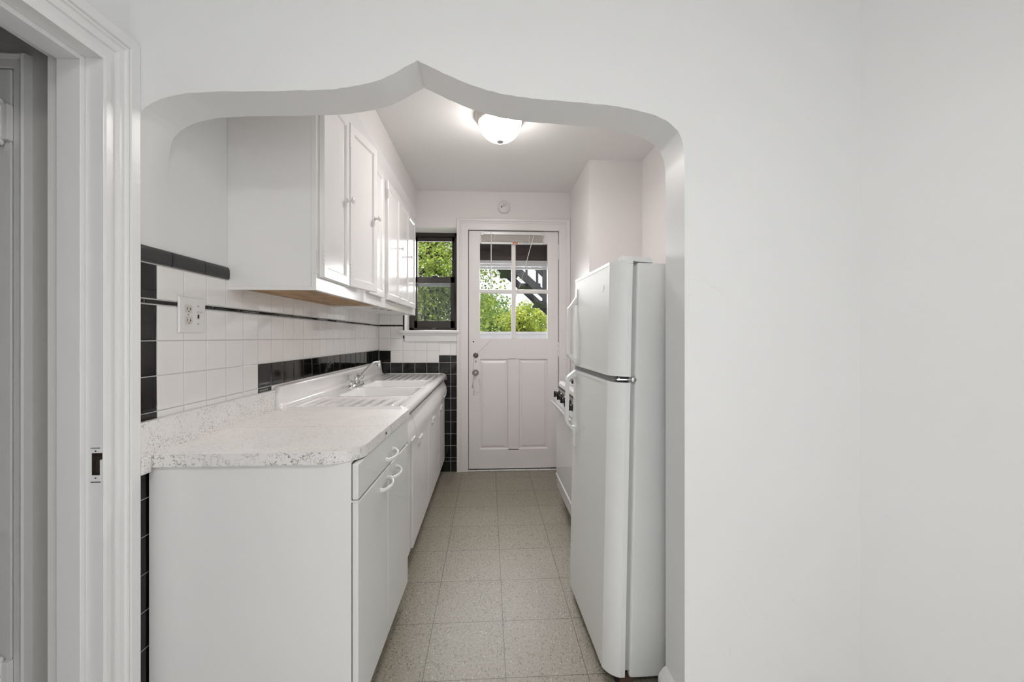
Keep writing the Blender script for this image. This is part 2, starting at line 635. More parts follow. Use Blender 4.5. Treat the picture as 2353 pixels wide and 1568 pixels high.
# arch wall
ARCH = [(-1.006, 1.70), (-1.004, 1.775), (-0.999, 1.82), (-0.990, 1.872), (-0.970, 1.899), (-0.954, 1.912), (-0.931, 1.925), (-0.898, 1.937), (-0.857, 1.947),
        (-0.821, 1.951), (-0.767, 1.955), (-0.684, 1.959), (-0.60, 1.962), (-0.536, 1.966), (-0.476, 1.969), (-0.439, 1.974), (-0.399, 1.982),
        (-0.358, 1.991), (-0.311, 2.006), (-0.284, 2.019), (-0.260, 2.033), (-0.236, 2.048), (-0.207, 2.064)]
ARCH2 = [(-0.207, 2.064), (-0.170, 2.047), (-0.133, 2.030), (-0.088, 2.011), (-0.042, 1.995), (0.014, 1.980), (0.069, 1.971), (0.11, 1.966), (0.177, 1.962),
         (0.229, 1.959), (0.297, 1.955), (0.35, 1.952), (0.388, 1.948), (0.428, 1.942), (0.479, 1.931), (0.513, 1.920), (0.541, 1.906), (0.567, 1.884),
         (0.579, 1.865), (0.587, 1.838), (0.591, 1.800), (0.592, 1.74)]
cv = catmull(ARCH, 3) + catmull(ARCH2, 3)[1:]
rngc = random.Random(4)
cvj = [(x + rngc.uniform(-.0006, .0006), z + rngc.uniform(-.0010, .0010)) for x, z in cv]
aw = MB()
outer = cvj + [(0.592, 0.0), (XK + 0.0, 0.0), (XK + 0.0, ZC), (XL, ZC)]
for yy, rev in ((YA, False), (YA2, True)):
    vs = [(x, yy, z) for x, z in outer]
    idx = list(range(len(vs)))
    aw.add(vs, [idx[::-1] if rev else idx])
apex = min(range(len(cvj)), key=lambda i: abs(cvj[i][0] + 0.207))


def soffit(pts):
    vs = []
    for x, z in pts:
        vs += [(x, YA, z), (x, (YA + YA2) / 2, z), (x, YA2, z)]
    fs = []
    for i in range(len(pts) - 1):
        for k in (0, 1):
            fs.append((i * 3 + k, i * 3 + k + 1, i * 3 + 3 + k + 1, i * 3 + 3 + k))
    aw.add(vs, fs, 0, True)


soffit(cvj[:apex + 1])
soffit(cvj[apex:] + [(0.592, 1.4), (0.592, 0.8), (0.592, 0.0)])
rk = random.Random(12)


def ridge(pts, r=0.0009):
    aw.tube([(x, YA + r * 0.35, z) for x, z in pts], r, 5)


# hairline cracks and curled flakes in the old paint
ridge([(0.603, 1.425), (0.625, 1.432), (0.640, 1.426), (0.655, 1.430), (0.672, 1.412), (0.690, 1.405), (0.712, 1.386)])
ridge([(0.600, 1.382), (0.612, 1.384)])
for k in range(34):
    x0, z0 = rk.uniform(0.64, 1.14), 0.25 + 0.24 * rk.random() ** 1.6
    a0, L = rk.uniform(0, 2 * PI), rk.uniform(0.008, 0.035)
    cv_ = rk.uniform(-2.2, 2.2)
    ridge([(x0 + L * t * math.cos(a0 + cv_ * t), z0 + L * t * math.sin(a0 + cv_ * t)) for t in (0, .25, .5, .75, 1)], rk.uniform(0.0005, 0.0011))
for k in range(22):
    x0, z0 = rk.uniform(0.62, 1.14), rk.uniform(0.3, 1.3)
    ridge([(x0, z0), (x0 + 0.0025, z0 + rk.uniform(-.001, .001))], 0.0010)
struct('wall_front', aw, 'wall', 'white plaster wall pierced by a pointed ogee archway into the kitchen', 'wall')

RXE, RYE = 1.56, 0.77
rw = MB().prism([(XR, YA), (RXE, RYE), (RXE, YR - 0.1), (RXE + 0.1, YR - 0.1), (RXE + 0.1, YA + 0.1), (XR, YA + 0.1)], 'z', 0, ZC)
struct('wall_right', rw, 'wall', 'plain white wall at the right edge, bending away from the archway wall', 'wall')
kw = MB()
kw.box(XK, XK + 0.1, YA2 + 0.001, YB + 0.3, 0, ZC)
kw.box(0.761, XK, 3.11, YB - 0.001, 0, ZC)
struct('wall_alcove', kw, 'kitchen', 'pinkish white kitchen wall behind the refrigerator with a projecting chase', 'wall')

# back wall with window recess and door opening
WX0, WX1, WZ0, WZ1 = -0.765, -0.292, 1.300, 2.252
EX0, EX1, EZ = -0.188, 0.656, 2.231
bw = MB()
Y2 = YB + 0.26
bw.box(XL, WX0, YB, Y2, 0, ZC)
bw.box(WX0, WX1, YB, Y2, 0, WZ0)
bw.box(WX0, WX1, YB, Y2, WZ1, ZC)
bw.box(WX1, EX0, YB, Y2, 0, ZC)
bw.box(EX0, EX1, YB, Y2, EZ, ZC)
bw.box(EX1, 1.30, YB, Y2, 0, ZC)
struct('wall_back', bw, 'kitchen', 'far kitchen wall holding the small dark window and the white back door', 'wall')
rb = MB().box(-1.12, 1.559, YR - 0.1, YR, 0, ZC)
struct('wall_rear', rb, 'wall', 'front room wall behind the viewer', 'wall')

# bulkhead above the wall cabinets
sf = MB().box(XL, -0.664, 1.664, YB - 0.001, 2.37, ZC - 0.001)
struct('wall_bulkhead', sf, 'kitchen', 'white boxed bulkhead between the wall cabinets and the ceiling', 'wall')
tr = MB().prism([(-0.690, 2.318), (-0.676, 2.306), (-0.650, 2.362), (-0.648, 2.376), (-0.690, 2.376)], 'y', 1.662, YB - 0.002)
struct('trim_1', tr, 'trim', 'slim sloped white moulding along the top of the wall cabinets', 'trim')


def casing(mb, prof, a0, a1, ztop, zbot, fn, mi=0):
    """moulding swept round three sides of an opening; prof = (outward, proud)."""
    n = len(prof)
    vs = []
    for (u, v) in prof:
        vs += [fn(a1 + u, zbot, v), fn(a1 + u, ztop + u, v), fn(a0 - u, ztop + u, v), fn(a0 - u, zbot, v)]
    for i in range(n - 1):
        fs = []
        for k in range(3):
            fs.append((i * 4 + k, i * 4 + k + 1, i * 4 + 4 + k + 1, i * 4 + 4 + k))
        mb.add([vs[j] for j in range(i * 4, i * 4 + 8)], [tuple(j - i * 4 for j in f) for f in fs], mi)
    return mb


# casing of the doorway at the left, stepped profile
PROF = [(-0.0180, 0.0215), (-0.015, 0.0225), (-0.010, 0.0235), (0.003, 0.023), (0.007, 0.018), (0.008, 0.013), (0.010, 0.012), (0.026, 0.012),
        (0.028, 0.017), (0.033, 0.019), (0.046, 0.020), (0.048, 0.026), (0.053, 0.027), (0.056, 0.024), (0.058, 0.030), (0.084, 0.031), (0.092, 0.026), (0.094, 0.0)]
c1 = casing(MB(), PROF, DY0, DY1, DZ, 0.0, lambda a, z, v: (XL + v, a, z))
struct('trim_2', c1, 'trim', 'white stepped door casing at the left edge of the view', 'trim')

# jamb lining of that doorway, with the stop and the open lock mortise
dl = thing('door_2', 'white painted door frame at the left with an empty dark lock mortise', 'door frame', (-1.06, 1.12, 0), kind='structure')
J0, J1 = -1.118, -0.984
MX0, MX1, MZ0, MZ1 = -1.012, -0.992, 0.905, 0.962
jm = MB()
YJ = 1.120
jm.box(J0, MX0, YJ, DY1, 0, DZ - 0.0181)
jm.box(MX1, J1, YJ, DY1, 0, 0.944)
jm.box(-0.9862, J1, YJ, DY1, 0.944, MZ1)
jm.box(MX1, J1, YJ, DY1, MZ1, DZ - 0.0181)
jm.box(MX0, MX1, YJ, DY1, 0, MZ0)
jm.box(MX0, MX1, YJ, DY1, MZ1, DZ - 0.0181)
jm.box(J0, J1, DY0, DY1, DZ - 0.018, DZ + 0.001)
jm.box(J0, J1, DY0 - 0.001, DY0 + 0.018, 0, DZ - 0.0181)
jm.build('jamb', 'trim', dl)
st = MB().box(-1.086, -1.027, 1.107, YJ - 0.0002, 0, DZ - 0.0182, 0.002)
st.box(-1.086, -1.027, DY0 + 0.018, 1.1068, DZ - 0.031, DZ - 0.0182, 0.001)
st.build('door_stop', 'trim', dl)
mo = MB().box(MX0 - 0.001, J1 - 0.002, YJ + 0.010, YJ + 0.016, MZ0 - 0.001, MZ1 + 0.001)
for (z0, z1) in ((MZ0 - 0.0005, MZ0 + 0.0003), (MZ1 - 0.0003, MZ1 + 0.0005)):
    mo.box(MX0 - 0.0005, MX1 + 0.0005, YJ + 0.0006, YJ + 0.012, z0, z1)
mo.box(MX0 - 0.0005, MX0 + 0.0004, YJ + 0.0006, YJ + 0.012, MZ0, MZ1)
mo.build('lock_mortise', 'mortise', dl)
kp = MB()
kp.box(MX0 - 0.001, MX1 + 0.001, YJ - 0.0008, YJ + 0.001, MZ0 - 0.016, MZ0, 0, 0)
kp.box(MX0 - 0.001, MX1 + 0.001, YJ - 0.0008, YJ + 0.001, MZ1, MZ1 + 0.012, 0, 0)
for z in (MZ0 - 0.007, MZ1 + 0.005):
    kp.lathe([(0.0018, 0), (0.0018, 0.0012)], (-1.0015, YJ - 0.0006, z), '-y', 10, 1)
kp.box(MX0 - 0.002, MX1 + 0.002, YJ - 0.0009, YJ, MZ0 - 0.0185, MZ0 - 0.0165, 0, 1)
kp.box(MX0 - 0.002, MX1 + 0.001, YJ - 0.0009, YJ, MZ1 + 0.0115, MZ1 + 0.013, 0, 1)
kp.build('strike_recess', ['trim', 'dark'], dl)

# the little hall behind that doorway
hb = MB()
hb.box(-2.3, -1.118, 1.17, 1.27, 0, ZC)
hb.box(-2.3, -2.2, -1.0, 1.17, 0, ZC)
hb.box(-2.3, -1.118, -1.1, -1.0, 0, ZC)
struct('wall_hall', hb, 'hall', 'hall wall greyed for shade seen through the doorway at the left', 'wall')
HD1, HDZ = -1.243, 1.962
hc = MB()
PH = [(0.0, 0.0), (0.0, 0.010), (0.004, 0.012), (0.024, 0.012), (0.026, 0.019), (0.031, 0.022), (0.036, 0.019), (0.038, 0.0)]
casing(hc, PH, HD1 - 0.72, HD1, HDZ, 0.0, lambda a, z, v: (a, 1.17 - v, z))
struct('trim_3', hc, 'shaded_trim', 'narrow painted casing of the hall door beyond the left doorway', 'trim')
hd = thing('door_3', 'closed hall door darkened for shade with fat pin hinges at the left edge', 'door', (HD1 - 0.36, 1.16, 0), kind='structure')
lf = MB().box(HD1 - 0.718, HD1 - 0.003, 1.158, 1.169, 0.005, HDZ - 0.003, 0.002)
lf.build('leaf', 'shaded_trim', hd)


def pin_hinge(zc, parent, x=-1.263, y=1.146):
    b = MB()
    b.lathe([(0.0, 0.061), (0.006, 0.060), (0.009, 0.055), (0.0095, 0.050), (0.0075, 0.046), (0.0085, 0.045), (0.0085, 0.028), (0.0078, 0.0275), (0.0085, 0.027),
             (0.0085, 0.010), (0.0078, 0.0095), (0.0085, 0.009), (0.0085, -0.005), (0.0078, -0.0055), (0.0085, -0.006), (0.0085, -0.024), (0.0078, -0.0245), (0.0085, -0.025),
             (0.0085, -0.042), (0.0065, -0.044), (0.0095, -0.049), (0.0095, -0.054), (0.006, -0.060), (0.0, -0.061)], (x, y, zc), 'z', 20)
    h = b.build('hinge', 'plastic', parent)
    MB().box(x + 0.004, x + 0.022, y - 0.002, y + 0.013, zc - 0.046, zc + 0.046, 0.001).build('hinge_leaf', 'plastic', h)


pin_hinge(1.816, hd)
pin_hinge(0.37, hd)

# baseboards
bb = MB().prism([(0.592, 0.0), (0.565, 0.0), (0.565, 0.122), (0.569, 0.134), (0.580, 0.150), (0.592, 0.158)], 'y', YA - 0.001, YA2 - 0.002)
struct('baseboard_right', bb, 'trim', 'short white baseboard at the foot of the archway beside the refrigerator', 'baseboard')

# ------------------------------------------------------------------ tiles (pattern stays in one mesh per wall)
SAG = 0.0068


def tile(mb, plane, a0, a1, z0, z1, mi, g=0.0015, d=0.0018, rng=random.Random(9)):
    """one glazed tile with a rounded edge; plane maps (a, z, out)."""
    a0 += g
    a1 -= g
    z0 += g
    z1 -= g
    if a1 - a0 < 0.004 or z1 - z0 < 0.004:
        return
    ta, tz = rng.uniform(-.0016, .0016), rng.uniform(-.0016, .0016)
    lay = [(0, 0.0), (0, d * 0.62), (0.0012, d * 0.88), (0.0032, d)]
    vs = []
    for ins, h in lay:
        for (a, z) in ((a0 + ins, z0 + ins), (a1 - ins, z0 + ins), (a1 - ins, z1 - ins), (a0 + ins, z1 - ins)):
            hh = h + (ta * ((a - a0) / (a1 - a0) - .5) + tz * ((z - z0) / (z1 - z0) - .5)) * (1 if h else 0) * 0.5
            vs.append(plane(a, z, hh))
    fs = []
    for L in range(3):
        for k in range(4):
            fs.append((L * 4 + k, L * 4 + (k + 1) % 4, L * 4 + 4 + (k + 1) % 4, L * 4 + 4 + k))
    fs.append((12, 13, 14, 15))
    mb.add(vs, fs, mi)


def fixwind(mb, ref):
    """turn every face towards the ref direction's side (open tile shells)."""
    return mb


# left wall: columns from the black border at the arch to the far corner
lt = MB()
XG = XL + 0.0038     # grout face
PL = lambda a, z, h: (XG + h, a, z - SAG * (a - 1.30))
cols = [1.2415, 1.315] + [1.315 + 0.1105 * k for k in range(1, 24)]
cols = [c for c in cols if c < YB - 0.03] + [YB - 0.003]
rows = [1.463 + 0.0125, 1.3715, 1.3545, 1.2460, 1.1400, 1.0330, 1.004]
rows_low = [1.004 - 0.1095 * k for k in range(0, 9)] + [0.085]
for i in range(len(cols) - 1):
    a0, a1 = cols[i], cols[i + 1]
    border = i == 0
    tile(lt, PL, a0, a1, rows[1], rows[0], 1 if border else 0)
    for r in (2, 3):
        tile(lt, PL, a0, a1, rows[r + 1], rows[r], 1 if border else 0)
    blackrow = border or a0 > 1.85
    tile(lt, PL, a0, a1, rows[5], rows[4], 1 if blackrow else 0)
    tile(lt, PL, a0, a1, rows[6], rows[5], 1 if (border or (1.85 < a0 < 1.95)) else 0, d=0.0026)
    for r in range(len(rows_low) - 1):
        if border or i > 20 or i < 1:
            tile(lt, PL, a0, a1, rows_low[r + 1], rows_low[r], 1)
    if border:
        tile(lt, PL, a0, a1, 0.0, 0.085, 1)
a = 1.2415
for w in [0.0275] + [0.1525] * 20:     # thin black liner strips
    if a > YB - 0.01:
        break
    tile(lt, PL, a, min(a + w, YB - 0.003), rows[2] + 0.0012, rows[1] - 0.0012, 1, d=0.0026)
    a += w
a = 1.2415
for w in (0.129, 0.1530, 0.1375):        # bullnose cap up to the wall cabinet
    z0, z1 = rows[0] + 0.003, 1.526
    a0, a1 = a + 0.0012, min(a + w, 1.6615) - 0.0012
    pr = [(0.0, z0), (0.0045, z0 + 0.0008), (0.0062, z0 + 0.005), (0.0068, z0 + 0.022), (0.0062, z1 - 0.012), (0.0042, z1 - 0.005), (0.0012, z1 - 0.0006), (0.0, z1)]
    vs = [PL(a0, z, h) for h, z in pr] + [PL(a1, z, h) for h, z in pr]
    n = len(pr)
    lt.add(vs, [(k, k + 1, n + k + 1, n + k) for k in range(n - 1)], 2, True)
    lt.add(vs[:n], [tuple(range(n))], 2)
    lt.add(vs[n:], [tuple(range(n))[::-1]], 2)
    a += w
g0 = MB()
vs = [PL(1.2405, 0.0, 0), PL(YB - 0.002, 0.0, 0), PL(YB - 0.002, 1.478, 0), PL(1.6610, 1.478, 0), PL(1.6610, 1.523, 0), PL(1.2405, 1.523, 0)]
vs2 = [(XL, p[1], p[2]) for p in vs]
lt.add(vs + vs2, [(0, 1, 2, 3), (0, 3, 4, 5)] + [(k, k + 6, (k + 1) % 6 + 6, (k + 1) % 6) for k in range(6)], 3)
struct('trim_4', lt, ['white_tile', 'black_tile', 'cap_tile', 'grout'], 'white and black glazed wall tile along the left wall', 'wall tile')

bt = MB()
YG = YB - 0.0038
PB = lambda a, z, h: (a, YG - h, z)
bc = [XL + 0.008, -0.893, -0.784, -0.675, -0.566, -0.4565, -0.348, -0.2835]
zr = [0.098, 0.130, 0.241, 0.349, 0.459, 0.568, 0.678, 0.7875, 0.899, 1.0065, 1.1165, 1.2275, 1.3375]
for i in range(len(bc) - 1):
    a0, a1 = bc[i], bc[i + 1]
    off = 0.0 if i < 5 else 0.0
    tile(bt, PB, a0, a1, 0.0, zr[0], 3)
    for r in range(len(zr) - 1):
        z0, z1 = zr[r], zr[r + 1]
        black = z1 < 1.01
        if i == 0 and 1.0 < z0 < 1.05:
            black = True
        if i >= 5:
            if r == 9:
                tile(bt, PB, a0, a1, zr[9], 1.0735, 1)
                continue
            if r == 10:
                tile(bt, PB, a0, a1, 1.0735, 1.182, 0)
                continue
            if r == 11:
                tile(bt, PB, a0, a1, 1.182, 1.199, 0)
                continue
        elif i >= 2 and z1 > 1.2:
            if r == 11:
                continue
            z1 = min(z1, 1.205)
        tile(bt, PB, a0, a1, z0, z1, 1 if black else 0)
    if i < 2:
        tile(bt, PB, a0, a1, 1.3545, 1.455, 0)
tile(bt, PB, -0.784, -0.770, 1.2275, 1.50, 1)
aa = bc[0]
for w in (0.155, 0.085):
    tile(bt, PB, aa, min(aa + w, -0.772), 1.3385, 1.3535, 1, d=0.0026)
    aa += w
bt.box(XL + 0.001, -0.2835, YG, YB, 0.0, 1.199, 0, 2)
bt.box(XL + 0.001, -0.768, YG, YB, 1.199, 1.50, 0, 2)
struct('trim_5', bt, ['white_tile', 'black_tile', 'grout', 'baseblack'], 'white and black glazed tile under the window on the far wall', 'wall tile')

# ------------------------------------------------------------------ window
w1 = thing('window_1', 'small dark brown double hung window beside the back door', 'window', (-0.53, 4.06, 1.31), kind='structure')
WY = 4.085           # face of the frame
fx0, fx1, fz0, fz1 = -0.764, -0.300, 1.305, 2.251
fr = MB()
fr.box(fx0, fx0 + 0.045, WY - 0.02, WY + 0.06, fz0, fz1, 0.002)
fr.box(fx1 - 0.030, fx1, WY - 0.02, WY + 0.06, fz0, fz1, 0.002)
fr.box(fx0, fx1, WY - 0.02, WY + 0.06, fz1 - 0.034, fz1, 0.002)
fr.box(fx0, fx1, WY - 0.02, WY + 0.06, fz0, fz0 + 0.022, 0.002)
fr.build('frame', 'brown_frame', w1)
us = MB()
ux0, ux1 = fx0 + 0.045, fx1 - 0.030
us.box(ux0, ux0 + 0.028, WY + 0.02, WY + 0.045, 1.79, fz1 - 0.034, 0.001)
us.box(ux1 - 0.028, ux1, WY + 0.02, WY + 0.045, 1.79, fz1 - 0.034, 0.001)
us.box(ux0, ux1, WY + 0.02, WY + 0.045, 2.178, fz1 - 0.034, 0.001)
us.box(ux0, ux1, WY + 0.02, WY + 0.045, 1.79, 1.828, 0.001)
uo = us.build('upper_sash', 'brown_frame', w1)
MB().box(ux0 + 0.025, ux1 - 0.025, WY + 0.031, WY + 0.034, 1.82, 2.185).build('pane', 'glass', uo)
ls = MB()
ls.box(ux0, ux0 + 0.030, WY - 0.008, WY + 0.018, fz0 + 0.022, 1.826, 0.0015)
ls.box(ux1 - 0.040, ux1, WY - 0.008, WY + 0.018, fz0 + 0.022, 1.826, 0.0015)
ls.box(ux0, ux1, WY - 0.008, WY + 0.018, fz0 + 0.022, 1.397, 0.0015)
ls.box(ux0, ux1, WY - 0.008, WY + 0.018, 1.768, 1.826, 0.0015)
ls.box(ux0 + 0.05, ux0 + 0.075, WY - 0.014, WY - 0.006, 1.826, 1.834, 0.001)
ls.box(ux1 - 0.09, ux1 - 0.03, WY - 0.014, WY - 0.006, 1.826, 1.832, 0.001)
lo = ls.build('lower_sash', 'brown_frame', w1)
MB().box(ux0 + 0.027, ux1 - 0.037, WY + 0.004, WY + 0.007, 1.39, 1.775).build('pane', 'hazed_glass', lo)
MB().box(ux0 + 0.03, ux1 - 0.04, WY + 0.030, WY + 0.045, 1.735, 1.768, 0.002).build('storm_rail', 'aluminium', w1)
lk = MB().box(-0.545, -0.490, WY - 0.012, WY + 0.012, 1.826, 1.836, 0.002)
lk.tube([(-0.522, WY - 0.004, 1.838), (-0.500, WY - 0.014, 1.842)], 0.004, 8)
lk.build('sash_lock', 'black', w1)
cr = MB().tube([(-0.545, WY - 0.023, 1.325), (-0.528, WY - 0.025, 1.322), (-0.512, WY - 0.023, 1.327), (-0.508, WY - 0.022, 1.332)], 0.0022, 6)
cr.build('sash_lift', 'steel', w1)
sl = MB()
sl.box(-0.812, -0.266, YB - 0.045, WY + 0.02, 1.279, 1.304, 0.004)
sl.prism([(YB - 0.034, 1.279), (YB - 0.026, 1.258), (YB - 0.018, 1.254), (YB, 1.254), (YB, 1.279)], 'x', -0.785, -0.283)
sl.box(-0.766, -0.283, YB - 0.019, YB, 1.199, 1.256, 0.003)
sl.build('sill', 'trim', w1)

# ------------------------------------------------------------------ back door
PD = [(0.0, 0.0), (0.0, 0.014), (0.004, 0.018), (0.060, 0.018), (0.063, 0.022), (0.070, 0.022), (0.073, 0.018), (0.080, 0.021), (0.083, 0.027), (0.100, 0.028), (0.104, 0.024), (0.104, 0.0)]
c2 = casing(MB(), PD, EX0, EX1, EZ, 0.0, lambda a, z, v: (a, YB - v, z))
struct('trim_6', c2, 'door', 'wide white casing around the back door', 'trim')
d1 = thing('door_1', 'white back door with four glass panes over two raised panels', 'door', (0.234, YB + 0.03, 0), kind='structure')
LX0, LX1, LZ0, LZ1 = -0.184, 0.652, 0.018, 2.226
GX0, GX1, GZ0, GZ1 = -0.080, 0.551, 1.228, 2.112
YD0, YD1 = YB + 0.008, YB + 0.046
MXA, MXB = 0.213, 0.253
leaf = MB()
leaf.box(LX0, GX0, YD0, YD1, LZ0, LZ1, 0.002)
leaf.box(GX1, LX1, YD0, YD1, LZ0, LZ1, 0.002)
leaf.box(GX0 - 0.001, GX1 + 0.001, YD0, YD1, GZ1, LZ1)
leaf.box(GX0 - 0.001, GX1 + 0.001, YD0, YD1, 1.036, GZ0)
leaf.box(GX0 - 0.001, GX1 + 0.001, YD0, YD1, LZ0, 0.196)
leaf.box(0.183, 0.281, YD0, YD1, 0.19, 1.04)
leaf.box(MXA, MXB, YD0 + 0.004, YD1, GZ0, GZ1, 0.006)
for (xa, xb) in ((GX0, MXA + 0.004), (MXB - 0.004, GX1)):
    leaf.box(xa - 0.002, xb + 0.002, YD0 + 0.004, YD1, 1.650, 1.686, 0.006)
leaf.build('leaf', 'door', d1)
for (xa, xb) in ((GX0 - 0.007, 0.183), (0.281, GX1 + 0.005)):
    p = MB()
    lay = [(0.0, 0.0), (0.006, 0.007), (0.010, 0.0145), (0.016, 0.0145), (0.036, 0.006), (0.050, 0.006)]
    vs = []
    for ins, dep in lay:
        for (x, z) in ((xa + ins, 0.196 + ins), (xb - ins, 0.196 + ins), (xb - ins, 1.036 - ins), (xa + ins, 1.036 - ins)):
            vs.append((x, YD0 + dep, z))
    fs = [(L * 4 + k, L * 4 + (k + 1) % 4, L * 4 + 4 + (k + 1) % 4, L * 4 + 4 + k) for L in range(len(lay) - 1) for k in range(4)]
    n0 = (len(lay) - 1) * 4
    fs.append((n0, n0 + 1, n0 + 2, n0 + 3))
    p.add(vs, fs)
    p.box(xa - 0.01, xb + 0.01, YD0 + 0.016, YD0 + 0.028, 0.19, 1.045)
    p.build('panel', 'door', d1)
gz = MB()
for (xa, xb) in ((GX0, MXA), (MXB, GX1)):
    for (za, zb) in ((GZ0, 1.650), (1.686, GZ1)):
        gz.box(xa, xb, YD0 + 0.022, YD0 + 0.025, za, zb)
gz.build('glazing', 'glass', d1)
kn = MB().lathe([(0.031, 0.0), (0.031, 0.003), (0.028, 0.005), (0.022, 0.0055), (0.020, 0.004), (0.012, 0.004)], (-0.121, YD0, 0.911), '-y', 32)
ko = kn.build('knob_rosette', 'steel', d1)
MB().lathe([(0.007, 0.003), (0.006, 0.018), (0.011, 0.024), (0.015, 0.034), (0.013, 0.043), (0.006, 0.048), (0.0, 0.049)], (-0.121, YD0, 0.911), '-y', 24).build('knob', 'nickel', ko)
db = MB().lathe([(0.0245, 0.0), (0.0245, 0.004), (0.021, 0.007), (0.017, 0.006), (0.015, 0.0045), (0.014, 0.0045), (0.013, 0.010), (0.009, 0.014), (0.0, 0.0145)], (-0.119, YD0, 1.070), '-y', 28)
db.build('deadbolt', 'brass', d1)
kp = MB().box(-0.138, -0.094, YD0 - 0.0025, YD0 + 0.001, 0.842, 1.043, 0.0015)
kp.prism([(-0.128, 0.985), (-0.122, 0.975), (-0.116, 0.972), (-0.110, 0.975), (-0.104, 0.985)], 'y', YD0 - 0.0032, YD0)
kp.lathe([(0.0042, 0), (0.0042, 0.0012)], (-0.1165, YD0 - 0.0024, 1.017), '-y', 12, 1)
kp.box(-0.1185, -0.1145, YD0 - 0.0036, YD0, 1.003, 1.016, 0, 1)
kp.build('keyhole_plate', ['door', 'dark'], d1)
MB().lathe([(0.0065, 0), (0.0065, 0.0008)], (-0.140, YD0, 1.198), '-y', 14).build('peephole', 'dark', d1)
for zc in (2.038, 1.124):
    hb_ = MB().lathe([(0.0, 0.072), (0.004, 0.071), (0.0055, 0.067), (0.0055, 0.022), (0.0048, 0.0215), (0.0055, 0.021), (0.0055, -0.021), (0.0048, -0.0215), (0.0055, -0.022), (0.0055, -0.067), (0.004, -0.071), (0.0, -0.072)],
                     (0.654, YD0 - 0.004, zc), 'z', 14)
    hb_.box(0.640, 0.652, YD0 - 0.0015, YD0 + 0.001, zc - 0.064, zc + 0.064)
    hb_.build('hinge', 'door', d1)
gp = MB()
gp.box(LX0 - 0.003, LX0 + 0.0005, YD0 + 0.004, YD0 + 0.03, 0.0, LZ1)
gp.box(LX1 - 0.0005, EX1, YD0 + 0.004, YD0 + 0.03, 0.0, LZ1)
gp.box(LX0, LX1, YD0 + 0.004, YD0 + 0.03, LZ1 - 0.0005, EZ + 0.001)
gp.box(LX0, LX1, YD0 + 0.003, YD0 + 0.03, 0.004, LZ0 + 0.001)
gp.build('gap_shadow', 'seam', d1)
th = MB().box(EX0 - 0.0, EX1, YB - 0.012, YB + 0.18, 0.0, 0.007, 0.003)
for k in range(7):
    th.lathe([(0.004, 0.0), (0.003, 0.0015)], (EX0 + 0.07 + 0.117 * k, YB - 0.006, 0.0068), 'z', 8, 1)
struct('trim_7', th, ['trim', 'dark'], 'thin worn threshold strip under the back door', 'threshold')

# storm door outside the back door
sd = thing('storm_door', 'weathered aluminium storm door with a brown upper panel outside the back door', 'storm door', (0.234, 4.09, 0.0))
SY = 4.085
f = MB()
f.box(-0.188, -0.125, SY, SY + 0.03, 0.0, 2.20, 0.003)
f.box(0.600, 0.656, SY, SY + 0.03, 0.0, 2.20, 0.003)
f.box(-0.126, 0.601, SY, SY + 0.03, 0.0, 1.291, 0.003)
f.box(-0.126, 0.601, SY - 0.004, SY + 0.03, 1.262, 1.291, 0.003)
f.box(-0.126, 0.601, SY, SY + 0.03, 1.908, 1.930, 0.003)
f.box(-0.126, 0.601, SY - 0.006, SY + 0.02, 1.935, 1.958, 0.003)
f.box(-0.126, 0.601, SY - 0.012, SY + 0.02, 1.962, 1.992, 0.004)
f.build('frame', 'aluminium', sd)
MB().box(-0.126, 0.601, SY + 0.004, SY + 0.026, 1.990, 2.20).build('upper_panel', 'brown_panel', sd)
MB().box(-0.126, 0.601, SY + 0.012, SY + 0.015, 1.289, 1.912).build('pane', 'glass', sd)
MB().box(0.25, 0.585, SY - 0.016, SY - 0.004, 1.946, 1.972, 0.003).build('sash_bar', 'gasket', sd)

# ------------------------------------------------------------------ mini blind on the door
bl = thing('mini_blind', 'raised cream mini blind hung across the top of the back door glass', 'blind', (0.22, YD0 - 0.02, 2.10))
YH = YD0 - 0.001
MB().box(-0.066, 0.506, YH - 0.034, YH, 2.186, 2.212, 0.002).build('headrail', 'plastic', bl)
for xx in (-0.070, 0.486):
    MB().box(xx, xx + 0.026, YH - 0.038, YH, 2.180, 2.216, 0.002).build('bracket', 'plastic', bl)
rg = random.Random(3)
s = MB()
for k in range(9):
    z = 2.122 + k * 0.0070
    dx = rg.uniform(-.002, .002)
    s.prism([(YH - 0.030, z), (YH - 0.017, z + 0.0026), (YH - 0.004, z), (YH - 0.004, z + 0.0046), (YH - 0.017, z + 0.0074), (YH - 0.030, z + 0.0046)], 'x', -0.064 + dx, 0.502 + dx)
s.build('slat_stack', 'slat', bl)
MB().box(-0.066, 0.505, YH - 0.031, YH - 0.004, 2.101, 2.119, 0.003).build('bottom_rail', 'plastic', bl)
MB().box(0.222, 0.271, YH - 0.0316, YH - 0.030, 2.104, 2.116).build('warning_label', 'orange', bl)
wl = MB()
for k in range(5):
    wl.box(0.283 + 0.022 * k, 0.297 + 0.022 * k, YH - 0.0315, YH - 0.030, 2.108, 2.1095)
    wl.box(0.283 + 0.022 * k, 0.300 + 0.022 * k, YH - 0.0315, YH - 0.030, 2.112, 2.1132)
wl.build('label_print', 'marker', bl)
MB().tube([(0.024, YH - 0.042, 2.200), (0.024, YH - 0.042, 2.16), (0.023, YH - 0.044, 1.69)], 0.0045, 8).build('tilt_wand', 'plastic', bl)
for xx in (0.055, 0.375):
    MB().tube([(xx, YH - 0.033, 2.19), (xx + 0.004, YH - 0.036, 2.155), (xx - 0.004, YH - 0.037, 2.14), (xx + 0.004, YH - 0.034, 2.105)], 0.0028, 6).build('ladder_cord', 'plastic', bl)
yk = YD0 - 0.022
